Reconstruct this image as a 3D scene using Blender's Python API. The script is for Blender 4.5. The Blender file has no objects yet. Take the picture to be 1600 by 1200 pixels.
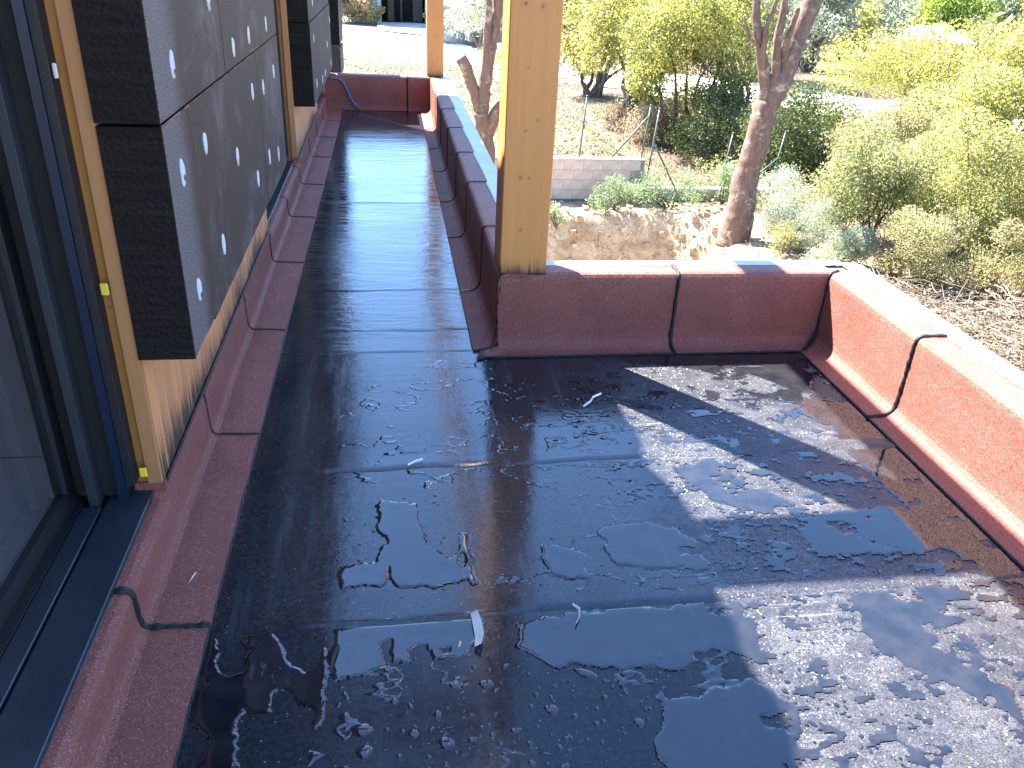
import bpy, math, random
import numpy as np
from mathutils import Vector, Matrix, noise as mnoise

random.seed(7)
rng = np.random.default_rng(7)
S = bpy.context.scene
COL = S.collection

# ------------------------------------------------------------------ camera
cam_data = bpy.data.cameras.new('camera')
cam = bpy.data.objects.new('camera', cam_data)
COL.objects.link(cam)
Rw = ((0.9896394, -0.02393517, 0.14156614), (-0.13630335, -0.46644514, 0.87398531), (0.04511385, -0.88422624, -0.46487493))
M4 = Matrix(((Rw[0][0], -Rw[0][1], -Rw[0][2], 0.0), (Rw[1][0], -Rw[1][1], -Rw[1][2], 0.0),
             (Rw[2][0], -Rw[2][1], -Rw[2][2], 1.5), (0, 0, 0, 1)))
cam.matrix_world = M4
cam_data.sensor_width = 36.0
cam_data.lens = 28.71
cam_data.clip_start = 0.02
cam_data.clip_end = 2000
S.camera = cam

# ------------------------------------------------------------------ light
SUN_DIR = Vector((-0.50, 0.62, 1.0)).normalized()
SUN_EL = math.asin(SUN_DIR.z)
SUN_AZ = math.atan2(SUN_DIR.x, SUN_DIR.y)
world = bpy.data.worlds.new('World')
S.world = world
world.use_nodes = True
wn = world.node_tree.nodes
sky = wn.new('ShaderNodeTexSky')
sky.sky_type = 'NISHITA'
sky.sun_disc = False
sky.sun_elevation = SUN_EL
sky.sun_rotation = SUN_AZ
sky.air_density = 1.0
sky.dust_density = 0.05
sky.ozone_density = 7.0
world.node_tree.links.new(sky.outputs[0], wn['Background'].inputs[0])
wn['Background'].inputs[1].default_value = 0.10
sun_data = bpy.data.lights.new('sun', 'SUN')
sun_data.energy = 5.0
sun_data.angle = math.radians(0.55)
sun_data.color = (1.0, 0.95, 0.87)
sun = bpy.data.objects.new('sun', sun_data)
COL.objects.link(sun)
sun.rotation_euler = SUN_DIR.to_track_quat('Z', 'Y').to_euler()
sun.location = (-10, 12, 25)
S.view_settings.view_transform = 'Standard'
S.view_settings.look = 'None'
S.view_settings.gamma = 1.0
S.view_settings.use_curve_mapping = False
S.view_settings.exposure = 3.3
try:
    S.cycles.max_bounces = 8
    S.cycles.transparent_max_bounces = 12
except Exception:
    pass

# ------------------------------------------------------------------ node helper
class NT:
    def __init__(self, name):
        self.m = bpy.data.materials.new(name)
        self.m.use_nodes = True
        self.t = self.m.node_tree
        self.bsdf = self.t.nodes['Principled BSDF']
        self.out = self.t.nodes['Material Output']
        tc = self.t.nodes.new('ShaderNodeTexCoord')
        self.obj = tc.outputs['Object']
    def n(self, kind, **kw):
        nd = self.t.nodes.new('ShaderNode' + kind)
        for k, v in kw.items():
            setattr(nd, k, v)
        return nd
    def put(self, sock, v):
        if isinstance(v, bpy.types.NodeSocket):
            self.t.links.new(v, sock)
        elif isinstance(v, (tuple, list)) and len(v) == 3 and sock.type == 'RGBA':
            sock.default_value = (*v, 1)
        else:
            sock.default_value = v
    def mapv(self, scale=(1, 1, 1), rot=(0, 0, 0), loc=(0, 0, 0), vec=None):
        nd = self.n('Mapping')
        self.put(nd.inputs[0], vec or self.obj)
        nd.inputs['Location'].default_value = loc
        nd.inputs['Rotation'].default_value = rot
        nd.inputs['Scale'].default_value = scale
        return nd.outputs[0]
    def noise(self, scale, detail=3, rough=.55, vec=None, dist=0, out=0):
        nd = self.n('TexNoise')
        self.put(nd.inputs['Vector'], vec or self.obj)
        nd.inputs['Scale'].default_value = scale
        nd.inputs['Detail'].default_value = detail
        nd.inputs['Roughness'].default_value = rough
        nd.inputs['Distortion'].default_value = dist
        return nd.outputs[out]
    def voro(self, scale, vec=None, out='Distance', feature='F1'):
        nd = self.n('TexVoronoi', feature=feature)
        self.put(nd.inputs['Vector'], vec or self.obj)
        nd.inputs['Scale'].default_value = scale
        return nd.outputs[out]
    def ramp(self, v, a, b, ca=0.0, cb=1.0):
        nd = self.n('MapRange', clamp=True, interpolation_type='SMOOTHSTEP')
        self.put(nd.inputs[0], v)
        nd.inputs[1].default_value = a; nd.inputs[2].default_value = b
        nd.inputs[3].default_value = ca; nd.inputs[4].default_value = cb
        return nd.outputs[0]
    def math(self, op, a, b=0.0, c=0.0):
        nd = self.n('Math', operation=op)
        self.put(nd.inputs[0], a); self.put(nd.inputs[1], b); self.put(nd.inputs[2], c)
        return nd.outputs[0]
    def mix(self, f, a, b, mode='MIX'):
        nd = self.n('Mix', data_type='RGBA', blend_type=mode)
        self.put(nd.inputs[0], f); self.put(nd.inputs[6], a); self.put(nd.inputs[7], b)
        return nd.outputs[2]
    def sep(self, vec=None):
        nd = self.n('SeparateXYZ')
        self.put(nd.inputs[0], vec or self.obj)
        return nd.outputs
    def bump(self, h, strength=.3, dist=.01, normal=None):
        nd = self.n('Bump')
        nd.inputs['Strength'].default_value = strength
        nd.inputs['Distance'].default_value = dist
        self.put(nd.inputs['Height'], h)
        if normal is not None: self.put(nd.inputs['Normal'], normal)
        return nd.outputs[0]
    def facet(self, scale, amount, keep=None, vec=None):
        """normals scattered like mica / mineral granules"""
        c = self.voro(scale, vec, 'Color')
        s = self.n('VectorMath', operation='SUBTRACT'); self.put(s.inputs[0], c); s.inputs[1].default_value = (.5, .5, .5)
        k = self.n('VectorMath', operation='SCALE'); self.put(k.inputs[0], s.outputs[0]); self.put(k.inputs['Scale'], amount)
        g = self.n('NewGeometry')
        a = self.n('VectorMath', operation='ADD'); self.put(a.inputs[0], k.outputs[0]); self.put(a.inputs[1], g.outputs['Normal'])
        z = self.n('VectorMath', operation='NORMALIZE'); self.put(z.inputs[0], a.outputs[0])
        return z.outputs[0]
    def set(self, **kw):
        names = dict(color='Base Color', rough='Roughness', metal='Metallic', normal='Normal', ior='IOR', spec='Specular IOR Level', coat='Coat Weight', coatr='Coat Roughness', coatn='Coat Normal', sub='Subsurface Weight', trans='Transmission Weight')
        for k, v in kw.items():
            self.put(self.bsdf.inputs[names[k]], v)
        return self.m

def mat_plain(name, col, rough=.6, metal=0, var=.25, scale=8, bump=.1, bscale=60):
    t = NT(name)
    nz = t.noise(scale, 4)
    c = t.mix(t.ramp(nz, .3, .7), tuple(x * (1 - var) for x in col), tuple(min(1, x * (1 + var)) for x in col))
    return t.set(color=c, rough=rough, metal=metal, normal=t.bump(t.noise(bscale, 3), bump, .01))

# ------------------------------------------------------------------ materials
def make_membrane():
    t = NT('wet_bitumen_membrane')
    x, y, z = t.sep()
    big = t.noise(1.6, 5, .6, dist=.6)
    streak = t.noise(1.0, 5, .65, vec=t.mapv((26, 2.2, 1)))
    fine = t.noise(90, 4, .6)
    base = t.mix(t.ramp(fine, .3, .7), (.010, .011, .013), (.026, .027, .030))
    base = t.mix(t.ramp(streak, .5, .75), base, (.034, .036, .042))
    # pale specks of sand
    cellr = t.n('SeparateColor'); t.put(cellr.inputs[0], t.voro(210, out='Color'))
    dots = t.math('GREATER_THAN', cellr.outputs[0], .992)
    cd = t.math('LESS_THAN', t.voro(210), .32)
    dots = t.math('MULTIPLY', dots, cd)
    wetc = t.mix(dots, base, (.30, .30, .31))
    wrinkle = t.noise(1.0, 5, .62, vec=t.mapv((3.2, 15, 1)), dist=1.2)
    corr = t.ramp(y, 3.0, 3.4)
    hgt = t.math('ADD', t.math('MULTIPLY', wrinkle, t.math('ADD', .08, t.math('MULTIPLY', corr, .12))),
                 t.math('MULTIPLY', t.noise(150, 3, .6), .010))
    hgt = t.math('ADD', hgt, t.math('MULTIPLY', t.noise(24, 4, .7, dist=.5), .045))
    nw = t.bump(hgt, .55, .02)
    p1 = t.bsdf
    t.put(p1.inputs['Base Color'], wetc)
    wet_r = t.math('ADD', t.ramp(big, .35, .7, .06, .16), t.math('MULTIPLY', t.ramp(streak, .4, .7, 0, .10), t.math('SUBTRACT', 1.0, t.math('MULTIPLY', t.ramp(y, 3.0, 3.4), .7))))
    t.put(p1.inputs['Roughness'], wet_r)
    t.put(p1.inputs['Normal'], nw)
    p1.inputs['IOR'].default_value = 1.55
    t.put(p1.inputs['Specular IOR Level'], t.ramp(t.math('ADD', y, t.math('MULTIPLY', t.math('SUBTRACT', t.noise(3, 4, .6), .5), .5)), 1.35, 1.75, .20, .5))
    # drier, sanded and sparkling skin, more of it to the open right hand side
    p2 = t.n('BsdfPrincipled')
    grain = t.noise(330, 3, .7)
    dc = t.mix(t.ramp(grain, .40, .68), (.020, .021, .026), (.105, .104, .112))
    dc = t.mix(t.ramp(t.noise(38, 4, .7), .5, .72, 0, .5), dc, (.11, .11, .12))
    dc = t.mix(t.ramp(t.noise(7, 5, .7, dist=.8), .45, .62), t.mix(.55, dc, (.02, .021, .026)), dc)
    film = t.noise(1.0, 7, .72, vec=t.mapv((4.2, 7.5, 1), rot=(0, 0, .5)), dist=1.4)
    dc = t.mix(t.ramp(film, .47, .58, 0, .85), dc, (.022, .023, .030))
    dc = t.mix(t.ramp(t.noise(1.0, 4, .7, vec=t.mapv((3, 60, 1), rot=(0, 0, -.55))), .58, .72, 0, .6), dc, (.15, .148, .15))
    t.put(p2.inputs['Base Color'], dc)
    p2.inputs['Roughness'].default_value = .33
    p2.inputs['IOR'].default_value = 1.42
    t.put(p2.inputs['Normal'], t.facet(300, t.math('ADD', .2, t.math('MULTIPLY', t.noise(30, 2), 1.15))))
    gr = t.ramp(x, .55, 1.25)
    gy = t.ramp(y, 3.1, 2.9)
    m = t.math('ADD', t.math('MULTIPLY', t.math('MULTIPLY', gr, gy), .62), t.math('MULTIPLY', t.noise(4.2, 6, .72, dist=.6), .62))
    m = t.ramp(m, .42, .66, .04, .92)
    mx = t.n('MixShader'); t.put(mx.inputs[0], m)
    t.t.links.new(p1.outputs[0], mx.inputs[1]); t.t.links.new(p2.outputs[0], mx.inputs[2])
    t.t.links.new(mx.outputs[0], t.out.inputs[0])
    return t.m

def make_water():
    t = NT('standing_rain_water')
    return t.set(color=t.mix(t.ramp(t.noise(14, 4), .3, .7), (.007, .008, .011), (.016, .016, .019)), rough=.02, ior=1.6,
                 normal=t.bump(t.noise(9, 2), .05, .01))

def make_granule(name, a, b, pale, wetmul=.0):
    t = NT(name)
    g = t.noise(420, 2, .7)
    big = t.noise(5, 5, .6)
    c = t.mix(t.ramp(g, .36, .64), a, b)
    c = t.mix(t.ramp(t.noise(300, 1, .5), .61, .72, 0, .8), c, pale)
    c = t.mix(t.ramp(big, .35, .72, 0, .35), c, tuple(v * .72 for v in a))
    c = t.mix(t.ramp(t.noise(55, 4, .7), .66, .8, 0, .25), c, (.05, .035, .035))
    h = t.math('ADD', t.math('MULTIPLY', g, .5), t.math('MULTIPLY', t.noise(11, 3, .5), 1.1))
    nm = t.bump(h, .45, .006, t.facet(380, .55))
    return t.set(color=c, rough=.55, spec=.13, normal=nm)

def make_bitumen():
    t = NT('black_bitumen')
    return t.set(color=t.mix(t.noise(80, 3), (.006, .006, .006), (.016, .016, .017)), rough=.5, spec=.3,
                 normal=t.bump(t.noise(120, 4, .7), .6, .006))

def make_wood(name, a, b, char_z=None, knots=(), axis='z', scale=1.0, rough=.55, plane='xz', char_h=.07):
    t = NT(name)
    st = {'z': (22 * scale, 22 * scale, .9 * scale), 'x': (.9, 22, 22), 'y': (22 * scale, .9 * scale, 22 * scale)}[axis]
    v = t.mapv(st)
    g1 = t.noise(1.0, 4, .6, vec=v, dist=.8)
    st2 = tuple(s * 7 for s in st)
    g2 = t.noise(1.0, 3, .6, vec=t.mapv(st2))
    c = t.mix(t.ramp(g1, .25, .8), a, b)
    c = t.mix(t.ramp(g2, .5, .8, 0, .16), c, tuple(q * .68 for q in b))
    c = t.mix(t.ramp(t.noise(2.2, 3), .35, .75, 0, .25), c, tuple(q * .8 for q in a))
    x, y, z = t.sep()
    u = x if plane == 'xz' else y
    for (kx, kz, kr) in knots:
        dx = t.math('MULTIPLY', t.math('SUBTRACT', u, kx), 1.0)
        dz = t.math('MULTIPLY', t.math('SUBTRACT', z, kz), 1.0)
        d = t.math('SQRT', t.math('ADD', t.math('MULTIPLY', dx, dx), t.math('MULTIPLY', dz, dz)))
        d = t.math('ADD', d, t.math('MULTIPLY', t.math('SUBTRACT', t.noise(60, 2), .5), kr * .7))
        c = t.mix(t.ramp(d, kr * 2.2, kr * .9, 0, .35), c, (.30, .14, .045))
        c = t.mix(t.ramp(d, kr * .8, kr * .4, 0, .75), c, (.14, .055, .02))
    if char_z is not None:
        s = t.noise(1.0, 4, .7, vec=t.mapv((70, 70, 5)))
        lim = t.math('SUBTRACT', t.math('SUBTRACT', z, char_z), t.math('MULTIPLY', t.math('SUBTRACT', s, .38), char_h * 1.9))
        c = t.mix(t.ramp(lim, char_h * .9, -char_h * .1, 0, .75), c, (.19, .075, .022))
        c = t.mix(t.ramp(lim, char_h * .35, -char_h * .35, 0, .97), c, (.006, .004, .004))
    return t.set(color=c, rough=rough, normal=t.bump(g2, .12, .004))

def make_char_panel():
    """wood panel with torch burn streaks that follow the top of the flashing"""
    t = NT('scorched_spruce_panel')
    v = t.mapv((14, 14, .8))
    g1 = t.noise(1.0, 5, .65, vec=v, dist=1.2)
    g2 = t.noise(1.0, 3, .6, vec=t.mapv((120, 120, 4)))
    c = t.mix(t.ramp(g1, .3, .7), (.60, .25, .10), (.43, .155, .053))
    c = t.mix(t.ramp(g2, .5, .8, 0, .3), c, (.30, .15, .06))
    x, y, z = t.sep()
    s = t.noise(1.0, 4, .75, vec=t.mapv((110, 110, 3.5)))
    w = t.noise(2.6, 2, .5)
    lim = t.math('SUBTRACT', t.math('SUBTRACT', z, .16), t.math('MULTIPLY', t.math('SUBTRACT', s, .40), .42))
    lim = t.math('SUBTRACT', lim, t.math('MULTIPLY', t.math('SUBTRACT', w, .5), .30))
    c = t.mix(t.ramp(lim, .10, -.04, 0, .7), c, (.22, .09, .03))
    c = t.mix(t.ramp(lim, .03, -.05, 0, .95), c, (.016, .011, .009))
    return t.set(color=c, rough=.62, normal=t.bump(g2, .18, .004))

def make_eps(name, dusty):
    t = NT(name)
    x, y, z = t.sep()
    n = t.noise(110, 3, .6)
    lay = t.noise(1.0, 4, .7, vec=t.mapv((6, 6, 60)))
    c = t.mix(t.ramp(lay, .3, .75), (.0075, .0060, .0055), (.014, .0115, .0105))
    if dusty:
        c = t.mix(t.ramp(n, .3, .7), (.039, .0265, .0215), (.057, .0390, .0320))
        dst = t.noise(2.2, 6, .8, dist=.4)
        grain = t.noise(210, 2, .8)
        rub = t.math('MULTIPLY', t.ramp(dst, .48, .66), t.ramp(grain, .42, .6))
        c = t.mix(rub, c, (.145, .13, .135))
        edge = t.math('MULTIPLY', t.ramp(t.math('ADD', y, t.math('MULTIPLY', dst, .28)), 2.36, 2.2), t.ramp(grain, .4, .6, .1, 1))
        c = t.mix(t.math('MULTIPLY', edge, .9), c, (.16, .145, .15))
        return t.set(color=c, rough=.7, spec=.15, normal=t.bump(t.math('ADD', n, t.math('MULTIPLY', grain, .4)), .35, .004))
    hh = t.math('ADD', t.math('MULTIPLY', lay, 1.3), t.math('MULTIPLY', t.voro(90), .5))
    return t.set(color=c, rough=.65, spec=.12, normal=t.bump(hh, .7, .008))

def make_leaf(name, dark, mid, light, transl=.48, rough=.5):
    t = NT(name)
    at = t.n('Attribute', attribute_name='tint')
    v = at.outputs['Fac']
    c = t.mix(t.ramp(v, 0, .5), dark, mid)
    c = t.mix(t.ramp(v, .5, 1.0), c, light)
    t.set(color=c, rough=rough)
    tr = t.n('BsdfTranslucent'); t.put(tr.inputs[0], t.mix(.5, c, light))
    mx = t.n('MixShader'); mx.inputs[0].default_value = transl
    t.t.links.new(t.bsdf.outputs[0], mx.inputs[1]); t.t.links.new(tr.outputs[0], mx.inputs[2])
    t.t.links.new(mx.outputs[0], t.out.inputs[0])
    return t.m

def make_bark(name, a, b, pale):
    t = NT(name)
    v = t.mapv((1, 1, .25))
    n1 = t.noise(16, 6, .7, vec=v, dist=1.0)
    bands = t.noise(1.0, 4, .7, vec=t.mapv((2.5, 2.5, 11)), dist=.8)
    c = t.mix(t.ramp(n1, .3, .7), a, b)
    c = t.mix(t.ramp(t.noise(5, 4, .7), .56, .66, 0, .8), c, pale)
    c = t.mix(t.ramp(bands, .60, .66, 0, .4), c, pale)
    c = t.mix(t.ramp(bands, .38, .32, 0, .35), c, tuple(q * .5 for q in a))
    return t.set(color=c, rough=.85, normal=t.bump(n1, .8, .03))

def make_ground():
    t = NT('dry_ground')
    x, y, z = t.sep()
    n = t.noise(1.3, 6, .7)
    f = t.noise(14, 5, .75)
    c = t.mix(t.ramp(f, .3, .7), (.085, .063, .038), (.165, .128, .082))
    c = t.mix(t.ramp(n, .50, .68, 0, .45), c, (.055, .060, .018))
    c = t.mix(t.ramp(t.noise(9, 4, .8), .55, .7, 0, .6), c, (.045, .030, .016))
    # brown leaf litter below the trees on the right, olive scrub soil far right
    lit = t.math('MULTIPLY', t.ramp(t.math('ADD', x, t.math('MULTIPLY', n, 2.5)), 6.2, 9.0), t.ramp(y, 14, 18))
    c = t.mix(t.math('MULTIPLY', lit, .85), c, t.mix(t.ramp(f, .35, .65), (.045, .026, .016), (.12, .075, .045)))
    far = t.ramp(y, 62, 90)
    c = t.mix(far, c, t.mix(t.ramp(t.noise(.5, 5, .7), .35, .65), (.035, .04, .014), (.09, .085, .04)))
    cut = t.math('MULTIPLY', t.ramp(y, 16.4, 15.9), t.ramp(x, 7.4, 6.2))
    sub = t.mix(t.ramp(t.noise(2.6, 6, .75, dist=.6), .34, .66), (.30, .19, .095), (.52, .40, .26))
    sub = t.mix(t.ramp(t.noise(22, 4, .8), .52, .7, 0, .6), sub, (.17, .10, .05))
    c = t.mix(cut, c, sub)
    return t.set(color=c, rough=.92, normal=t.bump(t.math('ADD', f, t.math('MULTIPLY', t.noise(60, 3, .7), .5)), .7, .05))

def make_block():
    t = NT('concrete_block_face')
    c = t.mix(t.ramp(t.noise(4, 4, .6), .3, .7), (.36, .28, .225), (.46, .37, .30))
    c = t.mix(t.ramp(t.noise(120, 2, .7), .55, .7, 0, .4), c, (.2, .2, .19))
    return t.set(color=c, rough=.9, normal=t.bump(t.noise(150, 3), .35, .005))

def make_glass():
    t = NT('door_glass')
    tr = t.n('BsdfTransparent'); tr.inputs[0].default_value = (.72, .76, .80, 1)
    gl = t.n('BsdfGlossy'); gl.inputs[0].default_value = (.95, .97, 1, 1); gl.inputs['Roughness'].default_value = .012
    fr = t.n('Fresnel'); fr.inputs[0].default_value = 2.2
    mx = t.n('MixShader'); gm = t.n('NewGeometry')
    fac = t.math('MULTIPLY', fr.outputs[0], t.math('SUBTRACT', 1.0, gm.outputs['Backfacing']))
    t.t.links.new(fac, mx.inputs[0]); t.t.links.new(tr.outputs[0], mx.inputs[1]); t.t.links.new(gl.outputs[0], mx.inputs[2])
    t.t.links.new(mx.outputs[0], t.out.inputs[0])
    return t.m

def make_corrugated():
    t = NT('corrugated_sheet')
    return t.set(color=t.mix(t.ramp(t.noise(2, 4), .3, .7), (.19, .20, .21), (.29, .30, .31)), rough=.45, metal=.3)

M = {}
M['membrane'] = make_membrane()
M['water'] = make_water()
M['pink'] = make_granule('pink_mineral_felt', (.175, .053, .040), (.250, .092, .070), (.42, .31, .27))
M['bitumen'] = make_bitumen()
M['zinc'] = mat_plain('aluminium_trim', (.40, .40, .40), .5, .15, .12, 5, .12, 20)
M['white'] = mat_plain('white_filler', (.45, .45, .47), .8, 0, .08, 20, .4, 50)
M['wood_post'] = make_wood('spruce_post', (.51, .215, .053), (.455, .178, .041), .335,
    [(.49, 1.351, .011), (.552, 1.343, .010), (.51, 1.139, .005), (.511, .912, .006), (.557, .952, .006), (.50, .735, .010), (.535, .733, .006), (.511, .525, .008)])
M['wood_stud'] = make_wood('pine_stud', (.32, .135, .022), (.25, .09, .014), None, [(-.69, .69, .008), (-.69, .20, .006)], scale=.7)
M['wood_pale'] = make_wood('pine_board_edge', (.35, .160, .058), (.30, .128, .042), None, (), scale=.6)
M['wood_panel'] = make_char_panel()
M['eps_cut'] = make_eps('graphite_foam_cut_edge', False)
M['eps_face'] = make_eps('graphite_foam_sanded_face', True)
M['foam'] = mat_plain('orange_gun_foam', (.17, .065, .016), .7, 0, .3, 60, .6, 120)
M['frame'] = mat_plain('anthracite_aluminium', (.008, .011, .017), .65, .0, .15, 5, .06, 120)
M['frame_blue'] = mat_plain('navy_film_on_frame', (.003, .008, .026), .40, 0, .2, 4, .05, 60)
M['frame_dark'] = mat_plain('dark_frame_profile', (.003, .0035, .006), .6, 0, .2, 5, .05, 60)
M['black'] = mat_plain('gap_black', (.004, .004, .005), .8)  # near-black for the shade in the jamb gap, also used on the drain channel
M['glass'] = make_glass()
M['sill'] = mat_plain('slate_blue_sill', (.022, .031, .043), .36, .35, .18, 9, .08, 160)
M['yellow'] = mat_plain('yellow_plastic', (.55, .42, .03), .5)
M['room'] = mat_plain('room_plaster', (.30, .28, .26), .9)
M['room_floor'] = mat_plain('grey_screed', (.22, .21, .21), .8, 0, .12, 2, .1, 30)
M['wall_out'] = mat_plain('grey_render', (.36, .35, .33), .9)
M['tile'] = mat_plain('roof_soffit', (.20, .12, .08), .8)
M['cable'] = mat_plain('blue_sheath', (.025, .10, .22), .4)
M['ground'] = make_ground()
M['road'] = mat_plain('pale_gravel_track', (.62, .59, .54), .95, 0, .10, 1.5, .4, 30)
M['block'] = make_block()
M['mortar'] = mat_plain('mortar', (.22, .20, .18), .95)
M['concrete'] = mat_plain('old_concrete', (.36, .34, .30), .9, 0, .15, 3, .4, 40)
M['green_metal'] = mat_plain('green_painted_steel', (.035, .075, .048), .5)
M['bark_pale'] = make_bark('peeled_bark', (.13, .085, .065), (.30, .215, .16), (.42, .33, .25))
M['bark_brown'] = make_bark('brown_bark', (.075, .043, .030), (.15, .092, .064), (.30, .22, .165))
M['bark_dark'] = make_bark('dark_bark', (.045, .032, .026), (.10, .075, .055), (.14, .11, .08))
M['straw'] = make_bark('dry_straw', (.12, .085, .052), (.22, .17, .115), (.36, .31, .25))
M['lf_yellow'] = make_leaf('yellow_green_leaves', (0.098, 0.117, 0.023), (0.247, 0.247, 0.058), (0.52, 0.468, 0.117))
M['lf_olive'] = make_leaf('silver_olive_leaves', (0.117, 0.143, 0.085), (0.247, 0.286, 0.182), (0.442, 0.481, 0.351))
M['lf_dark'] = make_leaf('dark_green_leaves', (.022, .036, .012), (.055, .080, .022), (.14, .16, .045))
M['lf_mid'] = make_leaf('bramble_leaves', (0.078, 0.094, 0.026), (0.195, 0.208, 0.065), (0.442, 0.403, 0.169))
M['lf_dry'] = make_leaf('dry_brown_leaves', (.11, .065, .035), (.24, .155, .09), (.42, .32, .20))
M['lf_bright'] = make_leaf('bright_pine_foliage', (.10, .16, .02), (.20, .29, .04), (.34, .42, .08))
M['lf_weed'] = make_leaf('weed_leaves', (.060, .095, .035), (.13, .19, .08), (.30, .37, .20))
M['grassy'] = make_leaf('dry_grass_blades', (.035, .034, .010), (.085, .075, .03), (.17, .15, .075))
M['render_pale'] = mat_plain('pale_house_render', (.55, .52, .47), .9)
M['roof_pale'] = mat_plain('pale_roof_tiles', (.62, .52, .44), .8, 0, .15, 3)
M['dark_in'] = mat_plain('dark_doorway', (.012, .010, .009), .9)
M['corr'] = make_corrugated()
M['car'] = mat_plain('grey_car_paint', (.10, .11, .12), .3, .5)
M['car_glass'] = mat_plain('car_glass', (.01, .012, .015), .08)
M['tyre'] = mat_plain('tyre_rubber', (.015, .015, .015), .8)
M['litter'] = mat_plain('white_film_scrap', (.70, .66, .58), .35)
M['hill'] = mat_plain('far_scrub', (.10, .11, .05), .95, 0, .4, .1)

# ------------------------------------------------------------------ object helpers
def link(o, parent=None):
    COL.objects.link(o)
    if parent is not None:
        o.parent = parent
        o.matrix_parent_inverse = parent.matrix_world.inverted()
    return o
def tag(o, label=None, cat=None, group=None, kind=None):
    if label: o['label'] = label
    if cat: o['category'] = cat
    if group: o['group'] = group
    if kind: o['kind'] = kind
    return o
def empty(name, loc, label, cat, group=None):
    o = bpy.data.objects.new(name, None)
    o.empty_display_size = .1
    o.location = loc
    o.matrix_world = Matrix.Translation(loc)
    COL.objects.link(o)
    return tag(o, label, cat, group)

class MB:
    def __init__(self): self.v, self.f, self.mi = [], [], []
    def add(self, vs, fs, mi=0):
        b = len(self.v); self.v += [tuple(p) for p in vs]
        self.f += [tuple(i + b for i in f) for f in fs]; self.mi += [mi] * len(fs)
        return self
    def box(self, x0, x1, y0, y1, z0, z1, bev=0.0, mi=0):
        if bev <= 0:
            vs = [(x0,y0,z0),(x1,y0,z0),(x1,y1,z0),(x0,y1,z0),(x0,y0,z1),(x1,y0,z1),(x1,y1,z1),(x0,y1,z1)]
            return self.add(vs, [(0,3,2,1),(4,5,6,7),(0,1,5,4),(1,2,6,5),(2,3,7,6),(3,0,4,7)], mi)
        b = bev; P = []
        X, Y, Z = (x0, x1), (y0, y1), (z0, z1)
        idx = {}
        for i in (0, 1):
            for j in (0, 1):
                for k in (0, 1):
                    sx, sy, sz = (1, -1)[i], (1, -1)[j], (1, -1)[k]
                    idx[i, j, k] = len(P)
                    P += [(X[i], Y[j] + sy*b, Z[k] + sz*b), (X[i] + sx*b, Y[j], Z[k] + sz*b), (X[i] + sx*b, Y[j] + sy*b, Z[k])]
        F = []
        for i in (0, 1): F.append([idx[i,0,0], idx[i,1,0], idx[i,1,1], idx[i,0,1]])
        for j in (0, 1): F.append([idx[0,j,0]+1, idx[1,j,0]+1, idx[1,j,1]+1, idx[0,j,1]+1])
        for k in (0, 1): F.append([idx[0,0,k]+2, idx[1,0,k]+2, idx[1,1,k]+2, idx[0,1,k]+2])
        for j in (0, 1):
            for k in (0, 1): F.append([idx[0,j,k]+1, idx[1,j,k]+1, idx[1,j,k]+2, idx[0,j,k]+2])
        for i in (0, 1):
            for k in (0, 1): F.append([idx[i,0,k], idx[i,1,k], idx[i,1,k]+2, idx[i,0,k]+2])
        for i in (0, 1):
            for j in (0, 1): F.append([idx[i,j,0], idx[i,j,1], idx[i,j,1]+1, idx[i,j,0]+1])
        for c in idx.values(): F.append([c, c+1, c+2])
        return self.add(P, F, mi)
    def tube(self, pts, rads, n=8, mi=0, caps=True, squash=1.0):
        pts = [Vector(p) for p in pts]
        rings = []
        a0 = None
        for i, p in enumerate(pts):
            d = (pts[min(i+1, len(pts)-1)] - pts[max(i-1, 0)])
            d = d.normalized() if d.length > 1e-9 else Vector((0, 0, 1))
            if a0 is None: a0 = d.cross(Vector((0, 0, 1)) if abs(d.z) < .95 else Vector((1, 0, 0)))
            a = (a0 - d * a0.dot(d)).normalized(); a0 = a
            b = d.cross(a)
            r = rads[i] if isinstance(rads, (list, tuple)) else rads
            rings.append([p + (a * math.cos(q) + b * math.sin(q) * squash) * r for q in [2*math.pi*k/n for k in range(n)]])
        vs = [v for r in rings for v in r]; fs = []
        for i in range(len(pts) - 1):
            for k in range(n):
                fs.append((i*n+k, i*n+(k+1) % n, (i+1)*n+(k+1) % n, (i+1)*n+k))
        if caps:
            fs.append(tuple(range(n))[::-1]); fs.append(tuple((len(pts)-1)*n + k for k in range(n)))
        return self.add(vs, fs, mi)
    def build(self, name, mat, parent=None, smooth=False, fix=True):
        me = bpy.data.meshes.new(name)
        me.from_pydata(self.v, [], self.f)
        for m in (mat if isinstance(mat, (list, tuple)) else [mat]): me.materials.append(m)
        me.polygons.foreach_set('material_index', self.mi)
        if fix:
            import bmesh
            bm = bmesh.new(); bm.from_mesh(me)
            bmesh.ops.recalc_face_normals(bm, faces=bm.faces)
            bm.to_mesh(me); bm.free()
        if smooth: me.polygons.foreach_set('use_smooth', [True] * len(me.polygons))
        me.update()
        o = bpy.data.objects.new(name, me)
        return link(o, parent)

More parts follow.
